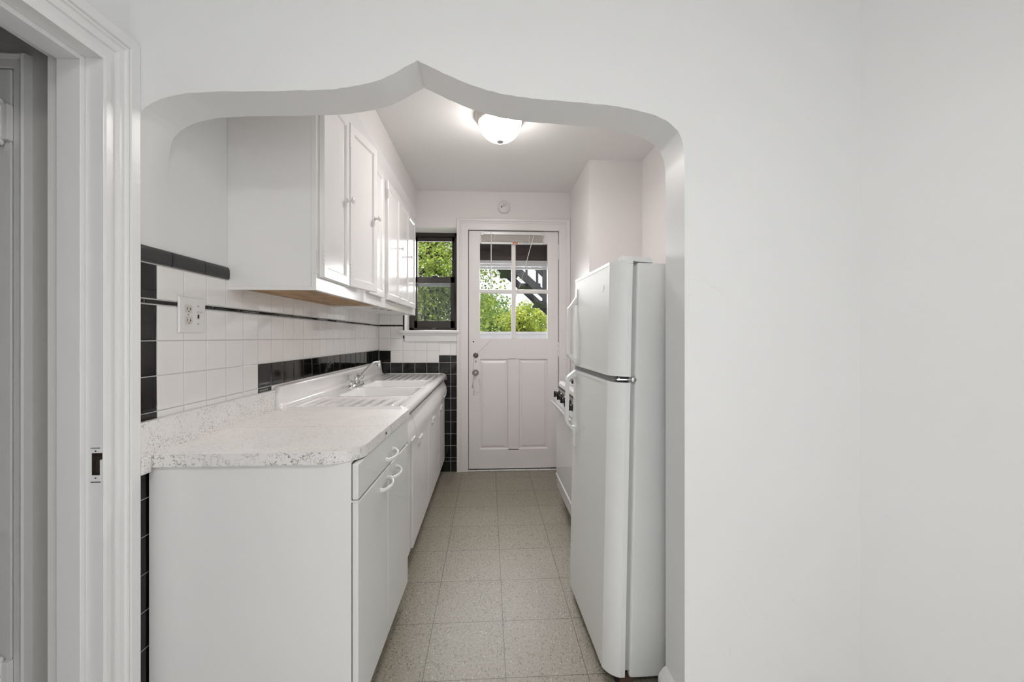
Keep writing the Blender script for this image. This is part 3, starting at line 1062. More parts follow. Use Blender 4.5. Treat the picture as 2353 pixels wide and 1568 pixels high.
cp = catmull([(0.421, YH - 0.040, 2.192), (0.378, yk - 0.02, 2.04), (0.333, yk - 0.015, 1.873), (0.279, yk - 0.01, 1.69), (0.215, yk - 0.006, 1.545), (0.120, yk, 1.365), (0.030, yk, 1.228), (-0.055, yk + 0.004, 1.140), (-0.112, yk + 0.006, 1.088)], 8)
MB().tube(cp, 0.0016, 6).build('pull_cord', 'cord', bl)
MB().tube([(x, y, z) for x, y, z in [(0.421, YH - 0.041, 2.192), (0.378, yk - 0.021, 2.04), (0.333, yk - 0.016, 1.873)]], 0.0034, 6).build('cord_pair', 'plastic', bl)
cp2 = catmull([(-0.112, yk + 0.006, 1.088), (-0.136, yk + 0.010, 1.04), (-0.142, yk + 0.014, 0.93), (-0.143, yk + 0.016, 0.86), (-0.145, yk + 0.017, 0.80)], 6)
cd_ = MB().tube(cp2, 0.0014, 6)
cd_.tube(catmull([(-0.140, yk + 0.016, 0.86), (-0.137, yk + 0.016, 0.78), (-0.128, yk + 0.016, 0.745), (-0.112, yk + 0.016, 0.731), (-0.092, yk + 0.016, 0.737), (-0.078, yk + 0.016, 0.765), (-0.076, yk + 0.016, 0.80), (-0.084, yk + 0.016, 0.845), (-0.092, yk + 0.016, 0.842), (-0.089, yk + 0.016, 0.79)], 6), 0.0014, 6)
cd_.build('cord_tail', 'cord', bl)
for (x, z) in ((-0.1465, 0.790), (-0.1365, 0.718)):
    MB().lathe([(0.001, 0.030), (0.0035, 0.026), (0.0045, 0.0), (0.0062, -0.014), (0.0, -0.015)], (x, yk + 0.015, z), 'z', 12).build('cord_tassel', 'ivory', bl)

# ------------------------------------------------------------------ alarm disc over the door
sm = thing('smoke_alarm', 'round white alarm with two scribbled marks above the back door', 'smoke alarm', (0.142, YB, 2.443))
MB().lathe([(0.057, 0.0), (0.057, 0.018), (0.055, 0.026), (0.050, 0.030), (0.0, 0.031)], (0.142, YB, 2.443), '-y', 48).build('case', 'plastic', sm)
mk = MB()
mk.tube([(0.137, YB - 0.0312, 2.473), (0.136, YB - 0.0312, 2.452), (0.142, YB - 0.0312, 2.446), (0.148, YB - 0.0312, 2.452), (0.158, YB - 0.0312, 2.471)], 0.0012, 6)
mk.tube([(0.113, YB - 0.0312, 2.449), (0.121, YB - 0.0312, 2.452), (0.129, YB - 0.0312, 2.447), (0.121, YB - 0.0312, 2.427), (0.113, YB - 0.0312, 2.449)], 0.0010, 6)
for k in range(3):
    mk.tube([(0.116 + k * .003, YB - 0.0312, 2.449), (0.121 + k * .002, YB - 0.0312, 2.433 + k * .003)], 0.0008, 5)
mk.build('scribble', 'marker', sm)

# ------------------------------------------------------------------ ceiling light
LC = (0.070, 2.52)
cl = thing('ceiling_light', 'lit frosted dome light with a brushed nickel rim on the kitchen ceiling', 'ceiling light', (LC[0], LC[1], ZC))
MB().lathe([(0.155, 0.0), (0.1555, 0.006), (0.153, 0.012), (0.147, 0.020), (0.146, 0.026), (0.142, 0.030), (0.141, 0.038), (0.136, 0.044), (0.130, 0.047), (0.126, 0.044)], (LC[0], LC[1], ZC), '-z', 64).build('base', 'nickel', cl)
dome = [(0.1275 * math.cos(a), 0.044 + 0.112 * math.sin(a)) for a in [i / 20 * PI / 2 for i in range(21)]]
MB().lathe([(0.126, 0.036)] + dome[:-1] + [(0.0, 0.156)], (LC[0], LC[1], ZC), '-z', 64).build('dome', 'lamp_glass', cl)
MB().lathe([(0.0215, 0.153), (0.0215, 0.157), (0.016, 0.162), (0.006, 0.164), (0.0045, 0.172), (0.0065, 0.176), (0.0045, 0.181), (0.0, 0.182)], (LC[0], LC[1], ZC), '-z', 28).build('finial', 'nickel', cl)

bulb = lamp('ceiling_light_bulbs', 'AREA', (0, 0, -0.190), (0, 0, 0), BULB, (1.0, 0.955, 0.92), shape='DISK', size=0.20)
bulb.parent = cl

# ------------------------------------------------------------------ wall cabinets
ZB0, ZB1 = 1.4385, 2.318
XFF = -0.672         # face frame
XDR = -0.651         # door faces


def cab_door(parent, y0, y1, z0, z1, ajar=0.0, knob_z=1.885, hinge_left=True, knob=True, kside=1):
    """one framed door, hinged on the near side; built about its hinge line."""
    e = bpy.data.objects.new('door', None)
    w = y1 - y0
    b = MB()
    fw = 0.047
    T = 0.020
    # frame with bevelled inner bead and a recessed flat panel (x = out)
    lay = [(0.0, 0.0), (0.0, T - 0.003), (0.003, T), (fw - 0.008, T), (fw - 0.004, T - 0.003), (fw, T - 0.0075)]
    vs = []
    for ins, out in lay:
        for (yy, zz) in ((ins, z0 + ins), (w - ins, z0 + ins), (w - ins, z1 - ins), (ins, z1 - ins)):
            vs.append((out, yy, zz))
    fs = [(L * 4 + k, L * 4 + (k + 1) % 4, L * 4 + 4 + (k + 1) % 4, L * 4 + 4 + k) for L in range(len(lay) - 1) for k in range(4)]
    fs.append((0, 3, 2, 1))
    b.add(vs, fs)
    n0 = (len(lay) - 1) * 4
    p = MB()
    pv = [(T - 0.008, fw - 0.006, z0 + fw - 0.006), (T - 0.008, w - fw + 0.006, z0 + fw - 0.006), (T - 0.008, w - fw + 0.006, z1 - fw + 0.006), (T - 0.008, fw - 0.006, z1 - fw + 0.006)]
    p.add(pv + [(T - 0.014, q[1], q[2]) for q in pv], [(0, 1, 2, 3), (4, 7, 6, 5), (0, 4, 5, 1), (1, 5, 6, 2), (2, 6, 7, 3), (3, 7, 4, 0)])
    d = b.build('door', 'cabinet', parent, local=True)
    pa = parent['_at']
    d.location = (XFF + 0.001 - pa[0], y0 - pa[1], -pa[2])
    d.rotation_euler = (0, 0, -ajar)
    p.build('panel', 'cabinet', d, local=True)
    if knob:
        ky = w - 0.030 if kside > 0 else 0.030
        MB().lathe([(0.010, 0.0), (0.007, 0.003), (0.0058, 0.012), (0.0075, 0.019), (0.0150, 0.026), (0.0165, 0.029), (0.0150, 0.0315), (0.0, 0.033)], (T, ky, knob_z), 'x', 20).build('knob', 'plastic', d, local=True)
    for hz in (z0 + 0.085, z1 - 0.085):
        h = MB()
        h.box(T - 0.006, T + 0.002, -0.006, 0.0, hz - 0.032, hz + 0.032, 0.001)
        h.box(T - 0.001, T + 0.0015, 0.0, 0.010, hz - 0.028, hz + 0.028, 0.0005)
        for q in (-0.018, 0.0, 0.018):
            h.box(T - 0.0045, T + 0.0024, -0.0055, -0.0015, hz + q - 0.002, hz + q + 0.002, 0, 1)
        h.build('hinge', ['cabinet', 'steel'], d, local=True)
    return d


def wall_cabinet(y0, y1, label, doors, under_mat, far=False):
    c = thing('wall_cabinet', label, 'cabinet', (-0.84, y0, ZB0), group='white wall cabinets over the counter')
    b = MB()
    X0 = XL + 0.0005
    b.box(X0, XFF - 0.0195, y0, y0 + 0.016, ZB0 + 0.002, 2.369)
    b.box(X0, XFF - 0.0195, y1 - 0.016, y1, ZB0 + 0.002, 2.369)
    b.box(X0, XFF - 0.0195, y0 + 0.017, y1 - 0.017, 2.325, 2.369)
    b.build('carcass', 'cabinet', c)
    u = MB().box(X0 + 0.001, XFF - 0.016, y0 + 0.015, y1 - 0.015, ZB0 + 0.010, ZB0 + 0.026)
    if far:
        for (xx, yy) in ((-0.800, 2.83), (-0.790, 2.93), (-0.772, 3.06), (-0.752, 3.20)):
            u.box(xx - 0.016, xx + 0.016, yy - 0.018, yy + 0.018, ZB0 + 0.0090, ZB0 + 0.0101, 0, 1)
    u.build('underside', [under_mat, 'dark'], c)
    ff = MB()
    zs0, zs1 = 1.492, 2.268
    ff.box(XFF - 0.019, XFF, y0, y1, ZB0, zs0 + 0.012, 0.0015)
    ff.box(XFF - 0.019, XFF, y0, y1, zs1 - 0.012, 2.318, 0.0015)
    edges = [y0] + [(doors[i][1] + doors[i + 1][0]) / 2 for i in range(len(doors) - 1)] + [y1]
    for k, e in enumerate(edges):
        w0, w1_ = (e, e + 0.030) if k == 0 else (e - 0.030, e) if k == len(edges) - 1 else (e - 0.017, e + 0.017)
        ff.box(XFF - 0.019, XFF, w0, w1_, zs0 + 0.0121, zs1 - 0.0121)
    ff.build('face_frame', 'cabinet', c)
    # thin lip below the end panel
    lp = MB().box(X0, XFF - 0.002, y0 - 0.004, y0 + 0.010, ZB0 - 0.0005, ZB0 + 0.013, 0.002)
    lp.build('bottom_lip', 'cabinet', c)
    for (a0, a1, aj, kn_) in doors:
        cab_door(c, a0, a1, zs0, zs1, aj, 1.885, knob=kn_)
    return c


wall_cabinet(1.662, 2.722, 'near white wall cabinet with plywood underside, one door slightly ajar',
             [(1.690, 1.990, 0.0, True), (2.008, 2.300, 0.17, True), (2.318, 2.640, 0.0, False)], 'plywood')
wall_cabinet(2.728, YB - 0.003, 'white wall cabinet next to the window, three narrow doors with white knobs',
             [(2.748, 3.075, 0.03, True), (3.092, 3.400, 0.05, True), (3.440, 3.730, 0.02, False)], 'cabinet', True)

# ------------------------------------------------------------------ base cabinet
BA = math.radians(-1.5)
bcab = thing('base_cabinet', 'white enamelled base cabinet with one drawer over two doors nearest the archway', 'cabinet', (-0.393, 1.279, 0.0), (0, 0, BA))
BL = 0.680           # length along the wall
ZT = 0.878
b = MB()
b.prism([(-0.604, -0.0158), (-0.020, 0.0), (-0.020, BL), (-0.604, BL - 0.0160)], 'z', 0.10, ZT, 0.002)
b.box(-0.560, -0.075, 0.03, BL - 0.02, 0.0, 0.11)
b.build('body', 'metalcab', bcab, local=True)
sm_ = MB().box(-0.0225, -0.0185, 0.001, BL, 0.10, ZT - 0.001)
sm_.build('seam', 'seam', bcab, local=True)


def bow_pull(parent, yc, zc, x0=0.0):
    pts = catmull([(x0 - 0.002, yc - 0.048, zc - 0.006), (x0 + 0.012, yc - 0.043, zc - 0.008), (x0 + 0.026, yc - 0.022, zc - 0.004), (x0 + 0.031, yc, zc),
                   (x0 + 0.026, yc + 0.024, zc + 0.004), (x0 + 0.012, yc + 0.042, zc + 0.008), (x0 - 0.002, yc + 0.047, zc + 0.008)], 5)
    n = len(pts)
    rs = [0.0085 - 0.0022 * math.sin(PI * i / (n - 1)) for i in range(n)]
    MB().tube(pts, rs, 10, flat=(0.75, 1.05)).build('handle', 'plastic', parent, local=True)


dr = MB().box(-0.019, 0.0, 0.0, BL, 0.764, ZT - 0.004, 0.004).build('drawer', 'greycab', bcab, local=True)
bow_pull(dr, 0.355, 0.800)
SPL = 0.338
da = MB().box(-0.019, 0.0, 0.0, SPL - 0.003, 0.112, 0.757, 0.004).build('door', 'greycab', bcab, local=True)
bow_pull(da, 0.283, 0.712)
dbb = MB().box(-0.019, 0.0, SPL + 0.003, BL, 0.112, 0.757, 0.004).build('door', 'greycab', bcab, local=True)
bow_pull(dbb, 0.415, 0.712)
cl_ = MB()
cl_.box(-0.0205, 0.001, -0.0012, 0.004, 0.7575, 0.7605)
cl_.box(-0.0215, 0.0006, -0.002, 0.003, 0.7605, 0.7635, 0.0008)
cl_.build('hinge_clip', 'plastic', bcab, local=True)
for (x, z, h) in ((-0.142, 0.488, 0.022), (-0.155, 0.435, 0.012), (-0.128, 0.382, 0.002)):
    mkb = MB()
    mkb.box(x - 0.0006, x + 0.0006, -0.0005, 0.001, z, z + h)
    mkb.lathe([(0.0013, 0), (0.0013, 0.0007)], (x, 0.0, z), '-y', 8)
    mkb.build('stain', 'marker', bcab, local=True)

# ------------------------------------------------------------------ countertop
ct = thing('countertop', 'pale speckled laminate countertop with rounded corner and backsplash on the near cabinet', 'countertop', (-0.70, 1.26, 0.879))
ZK = 0.915


def ctop_outline(ins):
    X1a, X1b, Y0, Y1 = -0.388 - ins, -0.372 - ins, 1.262 + ins, 1.9735
    r = 0.105
    pts = [(XL + 0.002, Y0 + 0.002)]
    cx, cy = X1a - r, Y0 + r
    for k in range(11):
        a_ = -PI / 2 + k / 10 * PI / 2
        pts.append((cx + r * math.cos(a_), cy + r * math.sin(a_)))
    pts += [(X1b, Y1), (XL + 0.002, Y1)]
    return pts


o0 = ctop_outline(0.0)
MB().prism(ctop_outline(0.0016), 'z', 0.8795, ZK).build('top', 'lam_top', ct)
eb = MB()
o1 = ctop_outline(-0.0004)
vs = [(x, y, 0.8785) for x, y in o1[:13]] + [(x, y, ZK - 0.0006) for x, y in o1[:13]]
eb.add(vs, [(k, k + 1, 13 + k + 1, 13 + k) for k in range(12)], 0, False)
o2 = ctop_outline(0.0014)
vs2 = [(x, y, ZK - 0.0006) for x, y in o2[:13]] + [(x, y, 0.8785) for x, y in o2[:13]]
eb.add(vs[13:] + vs2[:13], [(k, k + 1, 13 + k + 1, 13 + k) for k in range(12)])
eb.build('edge_band', 'lam_edge', ct)
sp = MB().prism([(1.226, ZK - 0.035), (1.226, 1.010), (1.232, 1.0135), (1.9735, 1.0085), (1.9735, ZK - 0.002)], 'x', XL + 0.008, -0.981)
sp.build('backsplash', 'lam_splash', ct)
MB().box(XL + 0.004, -0.974, 1.228, 1.262, 0.866, ZK + 0.0005, 0.004).build('end_cap', 'lam_splash', ct)
sj = MB().box(XL + 0.03, -0.373, 1.6195, 1.6205, ZK - 0.0002, ZK + 0.0002)
sj.build('seam', 'gasket', ct)
nk = MB().lathe([(0.006, 0.0), (0.0045, 0.0008)], (-0.3805, 1.575, 0.897), 'x', 10)
nk.build('nick', 'marker', ct)

# ------------------------------------------------------------------ sink unit
ZS = 0.9225
SLOPE = 0.0062
Y0S, Y1S = 1.975, 3.842


def tilt(x, y, z):
    return (x, y, z - SLOPE * (y - 2.0))


scab = thing('sink_cabinet', 'long white steel sink cabinet with bowed top panels and three doors', 'cabinet', (-0.70, 2.0, 0.0))
CX = -0.412
YC0 = 1.987
b = MB()
b.box(CX - 0.034, CX - 0.0205, YC0, Y1S - 0.006, 0.12, 0.866)
b.box(XL + 0.05, CX - 0.0345, YC0, YC0 + 0.014, 0.12, 0.866)
b.box(XL + 0.05, CX - 0.0345, Y1S - 0.020, Y1S - 0.006, 0.12, 0.866)
b.box(XL + 0.05, CX - 0.0345, YC0 + 0.015, Y1S - 0.021, 0.12, 0.134)
b.shear(tilt)
b.box(XL + 0.06, CX - 0.09, YC0 + 0.02, Y1S - 0.02, 0.0, 0.105)
b.build('body', 'metalcab', scab)
bow = []
for k in range(13):
    t = k / 12
    z = 0.868 - 0.142 * t
    out = 0.002 + 0.031 * math.sin(min(1, t * 1.06) * PI * 0.62) ** 1.2
    bow.append((CX - 0.002 + out, z))
bowp = bow + [(CX - 0.004, 0.724), (CX - 0.020, 0.724), (CX - 0.020, 0.868)]
for (y0, y1) in ((YC0, 2.194), (2.203, 3.388), (3.397, Y1S - 0.012)):
    MB().prism(bowp, 'y', y0, y1).shear(tilt).build('bowed_panel', 'metalcab', scab)
for y0 in (2.08, 3.60):
    MB().box(CX + 0.010, CX + 0.036, y0, y0 + 0.10, 0.733, 0.743, 0.004).shear(tilt).build('finger_grip', 'plastic', scab)
MB().box(CX - 0.020, CX - 0.0, YC0, 2.222, 0.125, 0.722, 0.003).shear(tilt).build('filler_panel', 'metalcab', scab)
for (y0, y1, hy) in ((2.230, 2.792, 2.42), (2.803, 3.386, 2.98), (3.398, Y1S - 0.012, 3.50)):
    d = MB().box(CX - 0.020, CX + 0.011, y0, y1, 0.128, 0.720, 0.007, seg=3).shear(tilt).build('door', 'metalcab', scab)
    hp = MB().box(CX + 0.009, CX + 0.014, hy - 0.06, hy + 0.06, 0.620, 0.690, 0.003)
    hp.prism([(CX + 0.012, 0.652), (CX + 0.026, 0.656), (CX + 0.029, 0.684), (CX + 0.012, 0.690)], 'y', hy - 0.055, hy + 0.055, 0.002)
    hp.shear(tilt).build('handle', 'plastic', d)

# porcelain double drainboard sink: one cross-section swept along the wall, then dished
sk = thing('drainboard_sink', 'white porcelain double bowl sink with fluted drainboards on both sides', 'sink', (-0.70, 2.0, 0.9))
XS0, XS1 = -0.985, -0.383
prof = []                      # (x, z, deck?) from the back of the splash, over it, down and out to the front roll
ZSP = 1.022
prof += [(XL + 0.010, 0.90, 0), (XL + 0.010, ZSP - 0.003, 0), (XL + 0.013, ZSP, 0), (XL + 0.025, ZSP + 0.001, 0), (XL + 0.032, ZSP - 0.002, 0), (XL + 0.036, ZSP - 0.008, 0)]
for k in range(1, 8):
    prof.append((XL + 0.036 + 0.004 * k / 7, ZSP - 0.008 - (ZSP - 0.008 - ZS - 0.030) * k / 7, 0))
for k in range(1, 8):
    a_ = k / 7 * PI / 2
    prof.append((XL + 0.040 + 0.030 * (1 - math.cos(a_)), ZS + 0.030 - 0.030 * math.sin(a_), 0))
xd0 = XL + 0.070
NX = 96
xd1 = XS1 - 0.030
for k in range(1, NX + 1):
    prof.append((xd0 + (xd1 - xd0) * k / NX, ZS, 1))
for k in range(1, 8):
    a_ = k / 7 * PI / 2
    prof.append((xd1 + 0.030 * math.sin(a_), ZS - 0.026 * (1 - math.cos(a_)), 0))
prof += [(XS1, ZS - 0.048, 0), (XS1 - 0.006, ZS - 0.051, 0), (XS1 - 0.02, ZS - 0.051, 0)]


def sstep(a_, b_, x):
    t = max(0.0, min(1.0, (x - a_) / (b_ - a_)))
    return t * t * (3 - 2 * t)


def rbox(x, y, x0, x1, y0, y1, r):
    qx = abs(x - (x0 + x1) / 2) - (x1 - x0) / 2 + r
    qy = abs(y - (y0 + y1) / 2) - (y1 - y0) / 2 + r
    return math.hypot(max(qx, 0), max(qy, 0)) + min(max(qx, qy), 0) - r


BX0, BX1 = -0.848, -0.440


def deck(x, y):
    z = ZS
    for (y0, y1) in ((2.365, 2.772), (2.796, 3.205)):
        d_ = rbox(x, y, BX0, BX1, y0, y1, 0.05)
        if d_ < 0:
            z -= 0.012 * sstep(0, -0.010, d_) + 0.135 * sstep(-0.004, -0.034, d_) + 0.010 * sstep(-0.03, -0.15, d_)
    for (y0, y1, s_) in ((2.020, 2.345, 1), (3.225, Y1S - 0.035, -1)):
        d_ = rbox(x, y, -0.895, -0.428, y0, y1, 0.02)
        if d_ < 0:
            e = sstep(0, -0.014, d_)
            t = (y - y0) / (y1 - y0) if s_ > 0 else (y1 - y) / (y1 - y0)
            z -= (0.0035 + 0.005 * t) * e
            dd = rbox(x, y, -0.885, -0.45, y0 + 0.03, y1 - 0.03, 0.02)
            if dd < 0:
                ph = (x + 0.885) / 0.0545
                z += (0.0042 * (0.5 - 0.5 * math.cos(2 * PI * ph)) ** 3) * sstep(0, -0.02, dd)
    e2 = min(y - Y0S, Y1S - y)
    return z


def ysamples():
    ys = [Y0S, Y0S + 0.004, Y0S + 0.010, Y0S + 0.018]
    y = Y0S + 0.028
    while y < Y1S - 0.02:
        ys.append(y)
        near = min(abs(y - q) for q in (2.02, 2.345, 2.365, 2.772, 2.796, 3.205, 3.225, Y1S - 0.035))
        y += 0.004 if near < 0.04 else 0.012
    return ys + [Y1S - 0.010, Y1S - 0.004, Y1S]


ys = ysamples()
vs, n = [], len(prof)
for y in ys:
    e = min(y - Y0S, Y1S - y)
    rnd = 0.010 * (1 - sstep(0, 0.018, e)) ** 2
    lipr = 0.0035 * (1 - sstep(0.0, 0.03, abs(e - 0.018)))
    for (x, z, dk) in prof:
        zz = deck(x, y) if dk else z
        if z > ZS + 0.03:     # the splash rises in a rounded shoulder at its ends
            zz = z - 0.030 * (1 - sstep(0, 0.035, e)) * (z - ZS - 0.03) / (ZSP - ZS - 0.03)
        vs.append(tilt(x, y, zz - rnd + (lipr if dk else 0)))
fs = [(i * n + k, i * n + k + 1, (i + 1) * n + k + 1, (i + 1) * n + k) for i in range(len(ys) - 1) for k in range(n - 1)]
bas = MB()
bas.add(vs, fs, 0, True)
for i in (0, len(ys) - 1):
    ring = [vs[i * n + k] for k in range(n)]
    bas.add(ring, [tuple(range(n))], 0, False)
bas.build('bowl_unit', 'porcelain', sk)
for yc in (2.57, 3.0):
    MB().lathe([(0.045, 0.0), (0.043, 0.004), (0.034, 0.004), (0.030, 0.001), (0.0, 0.001)], tilt(-0.645, yc, ZS - 0.1568), 'z', 28).build('drain', 'chrome', sk)

# faucet
fa = thing('faucet', 'chrome deck faucet with clear acrylic handles and long swivel spout', 'faucet', tilt(-0.895, 2.86, ZS))
fz = ZS - SLOPE * 0.86 + 0.0009
FX, FY = -0.895, 2.86
bp = MB()
for k, (h, s_) in enumerate(((0.0, 1.0), (0.006, 1.0), (0.012, 0.93), (0.018, 0.72))):
    pass
pl = []
for (h, ins) in ((0.0, 0.0), (0.006, 0.0), (0.014, 0.006), (0.019, 0.014)):
    ring = []
    for k in range(28):
        a_ = 2 * PI * k / 28
        cx, cy = math.cos(a_), math.sin(a_)
        ring.append((FX + (0.027 - ins) * (abs(cx) ** 0.6) * (1 if cx > 0 else -1), FY + (0.128 - ins) * (abs(cy) ** 0.45) * (1 if cy > 0 else -1), fz + h))
    pl += ring
bp.add(pl, [(r * 28 + k, r * 28 + (k + 1) % 28, r * 28 + 28 + (k + 1) % 28, r * 28 + 28 + k) for r in range(3) for k in range(28)], 0, True)
bp.add(pl[84:], [tuple(range(28))])
bp.lathe([(0.016, 0.017), (0.015, 0.028), (0.013, 0.030), (0.0145, 0.036), (0.0145, 0.052), (0.011, 0.056), (0.0, 0.057)], (FX, FY, fz), 'z', 24)
bp.build('base', 'chrome', fa)
for s_ in (-1, 1):
    hy = FY + 0.10 * s_
    st_ = MB().lathe([(0.019, 0.017), (0.013, 0.026), (0.012, 0.034), (0.016, 0.038), (0.0, 0.038)], (FX, hy, fz), 'z', 20)
    so = st_.build('valve_stem', 'chrome', fa)
    MB().lathe([(0.010, 0.036), (0.018, 0.038), (0.024, 0.046), (0.026, 0.060), (0.0255, 0.074), (0.021, 0.081), (0.010, 0.083), (0.0, 0.083)], (FX, hy, fz), 'z', 48, lobes=8, amp=0.055).build('handle', 'acrylic', so)
spt = catmull([(FX + 0.008, FY + 0.012, fz + 0.040), (FX + 0.018, FY + 0.06, fz + 0.062), (FX + 0.032, FY + 0.13, fz + 0.098), (FX + 0.048, FY + 0.20, fz + 0.130), (FX + 0.056, FY + 0.235, fz + 0.140), (FX + 0.066, FY + 0.275, fz + 0.142), (FX + 0.072, FY + 0.300, fz + 0.138)], 6)
MB().tube(spt, [0.0095 - 0.0015 * i / (len(spt) - 1) for i in range(len(spt))], 14).build('spout', 'chrome', fa)
MB().lathe([(0.0105, 0.012), (0.0125, 0.006), (0.0125, -0.008), (0.010, -0.010), (0.010, -0.014), (0.0135, -0.016), (0.0135, -0.034), (0.011, -0.037), (0.0, -0.037)], (FX + 0.073, FY + 0.308, fz + 0.138), 'z', 20).build('aerator', 'chrome', fa)

# ------------------------------------------------------------------ outlet and switch plate
pt = thing('switch_plate', 'white two gang plate with outlets and a toggle switch on the tile', 'switch plate', (-0.99, 1.458, 1.33))
XP = XG + 0.0025
pb = MB()
y0, y1, z0, z1 = 1.396, 1.523, 1.2705, 1.3905
lay = [(0.0, 0.0), (0.0005, 0.002), (0.003, 0.0048), (0.006, 0.0055)]
vs = [(XP + h, yy, zz) for ins, h in lay for (yy, zz) in ((y0 + ins, z0 + ins), (y1 - ins, z0 + ins), (y1 - ins, z1 - ins), (y0 + ins, z1 - ins))]
pb.add(vs, [(L * 4 + k, L * 4 + (k + 1) % 4, L * 4 + 4 + (k + 1) % 4, L * 4 + 4 + k) for L in range(3) for k in range(4)] + [(12, 13, 14, 15)])
pb.build('plate', 'plastic', pt)
XF_ = XP + 0.0055
YO, YS = 1.437, 1.483
for zc in (1.350, 1.312):
    poly = []
    for k in range(24):
        a_ = 2 * PI * k / 24
        poly.append((YO + max(-0.0165, min(0.0165, 0.0185 * math.cos(a_))), zc + max(-0.0135, min(0.0135, 0.0185 * math.sin(a_)))))
    ob = MB().prism(poly, 'x', XF_ - 0.001, XF_ + 0.0016)
    oo = ob.build('outlet', 'ivory', pt)
    sl_ = MB()
    sl_.box(XF_ + 0.0012, XF_ + 0.0019, YO - 0.0075, YO - 0.0055, zc - 0.004, zc + 0.005)
    sl_.box(XF_ + 0.0012, XF_ + 0.0019, YO + 0.0055, YO + 0.0075, zc - 0.005, zc + 0.005)
    sl_.box(XF_ + 0.0012, XF_ + 0.0019, YO + 0.0075, YO + 0.0115, zc - 0.001, zc + 0.001)
    sl_.lathe([(0.0022, 0), (0.0022, 0.0004)], (XF_ + 0.0016, YO, zc - 0.0085), 'x', 10)
    sl_.build('slots', 'dark', oo)
tg = MB().box(XF_ - 0.001, XF_ + 0.0012, YS - 0.005, YS + 0.005, 1.318, 1.343)
to = tg.build('switch_frame', 'ivory', pt)
MB().prism([(XF_, 1.334), (XF_, 1.341), (XF_ + 0.013, 1.3455), (XF_ + 0.015, 1.341)], 'y', YS - 0.0035, YS + 0.0035, 0.0008).build('toggle', 'ivory', to)
MB().box(XF_ + 0.0010, XF_ + 0.0016, YS - 0.0038, YS + 0.0038, 1.319, 1.332).build('toggle_slot', 'dark', to)
for (yy, zz) in ((YO, 1.331), (YS, 1.361), (YS, 1.301)):
    MB().lathe([(0.0028, 0), (0.0024, 0.0009), (0.0, 0.0011)], (XF_, yy, zz), 'x', 12).build('screw', 'steel', pt)

# ------------------------------------------------------------------ refrigerator
FR = thing('refrigerator', 'tall white top freezer refrigerator standing beside the archway', 'refrigerator', (0.416, 1.453, 0.0), (0, 0.0198, math.radians(2.0)))
FW, FD, FH = 0.615, 0.72, 1.530


def door_plan(ins=0.0):
    """plan of a fridge door with strongly rounded front corners (x = depth, y = width)."""
    r = 0.050
    pts = [(0.068, ins), (r, ins)]
    for k in range(1, 9):
        t = k / 8
        q = 0.017
        pts.append((ins + (r - ins) * (1 - t) ** 2 + 2 * t * (1 - t) * (q - ins), ins + (r - ins) * t * t + 2 * t * (1 - t) * (q - ins)))
    pts2 = [(x, FW - y) for x, y in pts[::-1]]
    return pts + pts2


def fridge_door(z0, z1, capz):
    b = MB()
    P0 = door_plan()
    n = len(P0)
    zs = [(z0, 0.004), (z0 + 0.004, 0.0), (z1 - 0.004, 0.0), (z1, 0.004)]
    for i in range(len(zs) - 1):
        A = [(x, y, zs[i][0]) for x, y in door_plan(zs[i][1])]
        B = [(x, y, zs[i + 1][0]) for x, y in door_plan(zs[i + 1][1])]
        for k in range(n - 1):
            flatf = 9 <= k < n - 10
            b.add([A[k], A[k + 1], B[k + 1], B[k]], [(0, 1, 2, 3)], 0 if (flatf and i == 1) else 1, False)
        b.add([A[-1], A[0], B[0], B[-1]], [(0, 1, 2, 3)], 1)
    b.add([(x, y, z0) for x, y in door_plan(0.004)], [tuple(range(n))[::-1]], 1)
    b.add([(x, y, z1) for x, y in door_plan(0.004)], [tuple(range(n))], 1)
    d = b.build('door', ['fridge', 'fridge_edge'], FR, local=True)
    # smooth only the rounded corners
    me = d.data
    bmx = bmesh.new()
    bmx.from_mesh(me)
    bmesh.ops.remove_doubles(bmx, verts=bmx.verts[:], dist=1e-5)
    bmx.to_mesh(me)
    bmx.free()
    for p_ in me.polygons:
        p_.use_smooth = True
    me.set_sharp_from_angle(angle=math.radians(18))
    # end cap band at one edge
    for (za, zb) in capz:
        cp = MB()
        A = [(x, y, za) for x, y in door_plan(-0.0015)]
        B = [(x, y, zb) for x, y in door_plan(-0.0015)]
        for k in range(n - 1):
            cp.add([A[k], A[k + 1], B[k + 1], B[k]], [(0, 1, 2, 3)], 0)
        cp.add(A, [tuple(range(n))[::-1]])
        cp.add(B, [tuple(range(n))])
        cp.build('door_cap', 'fridge_edge', d, local=True)
    return d


bod = MB().box(0.086, FD, 0.004, FW - 0.004, 0.035, FH - 0.004, 0.008, seg=3)
bod.build('body', 'fridge_side', FR, local=True)
gk = MB().box(0.066, 0.088, 0.012, FW - 0.012, 0.06, FH - 0.015)
gk.build('gasket', 'gasket', FR, local=True)
gr = MB()
gr.box(0.045, 0.075, 0.02, FW - 0.02, 0.004, 0.036)
gr.build('kick_grille', 'dark', FR, local=True)
for yy in (0.05, FW - 0.07):
    for xx in (0.08, FD - 0.06):
        MB().box(xx, xx + 0.03, yy, yy + 0.03, 0.0, 0.04).build('foot', 'dark', FR, local=True)
MB().box(0.052, 0.10, 0.002, 0.03, 0.006, 0.040, 0.003).build('bottom_hinge', 'rust', FR, local=True)
ZSP0, ZSP1 = 1.0925, 1.1165
fdo = fridge_door(ZSP1, FH, [(ZSP1 - 0.001, ZSP1 + 0.009), (FH - 0.010, FH + 0.001)])
ldo = fridge_door(0.040, ZSP0, [(ZSP0 - 0.009, ZSP0 + 0.001)])
gap = MB().box(0.012, 0.084, 0.035, FW - 0.02, ZSP0, ZSP1, 0)
gap.build('divider_strip', 'divider', FR, local=True)
mh = MB()
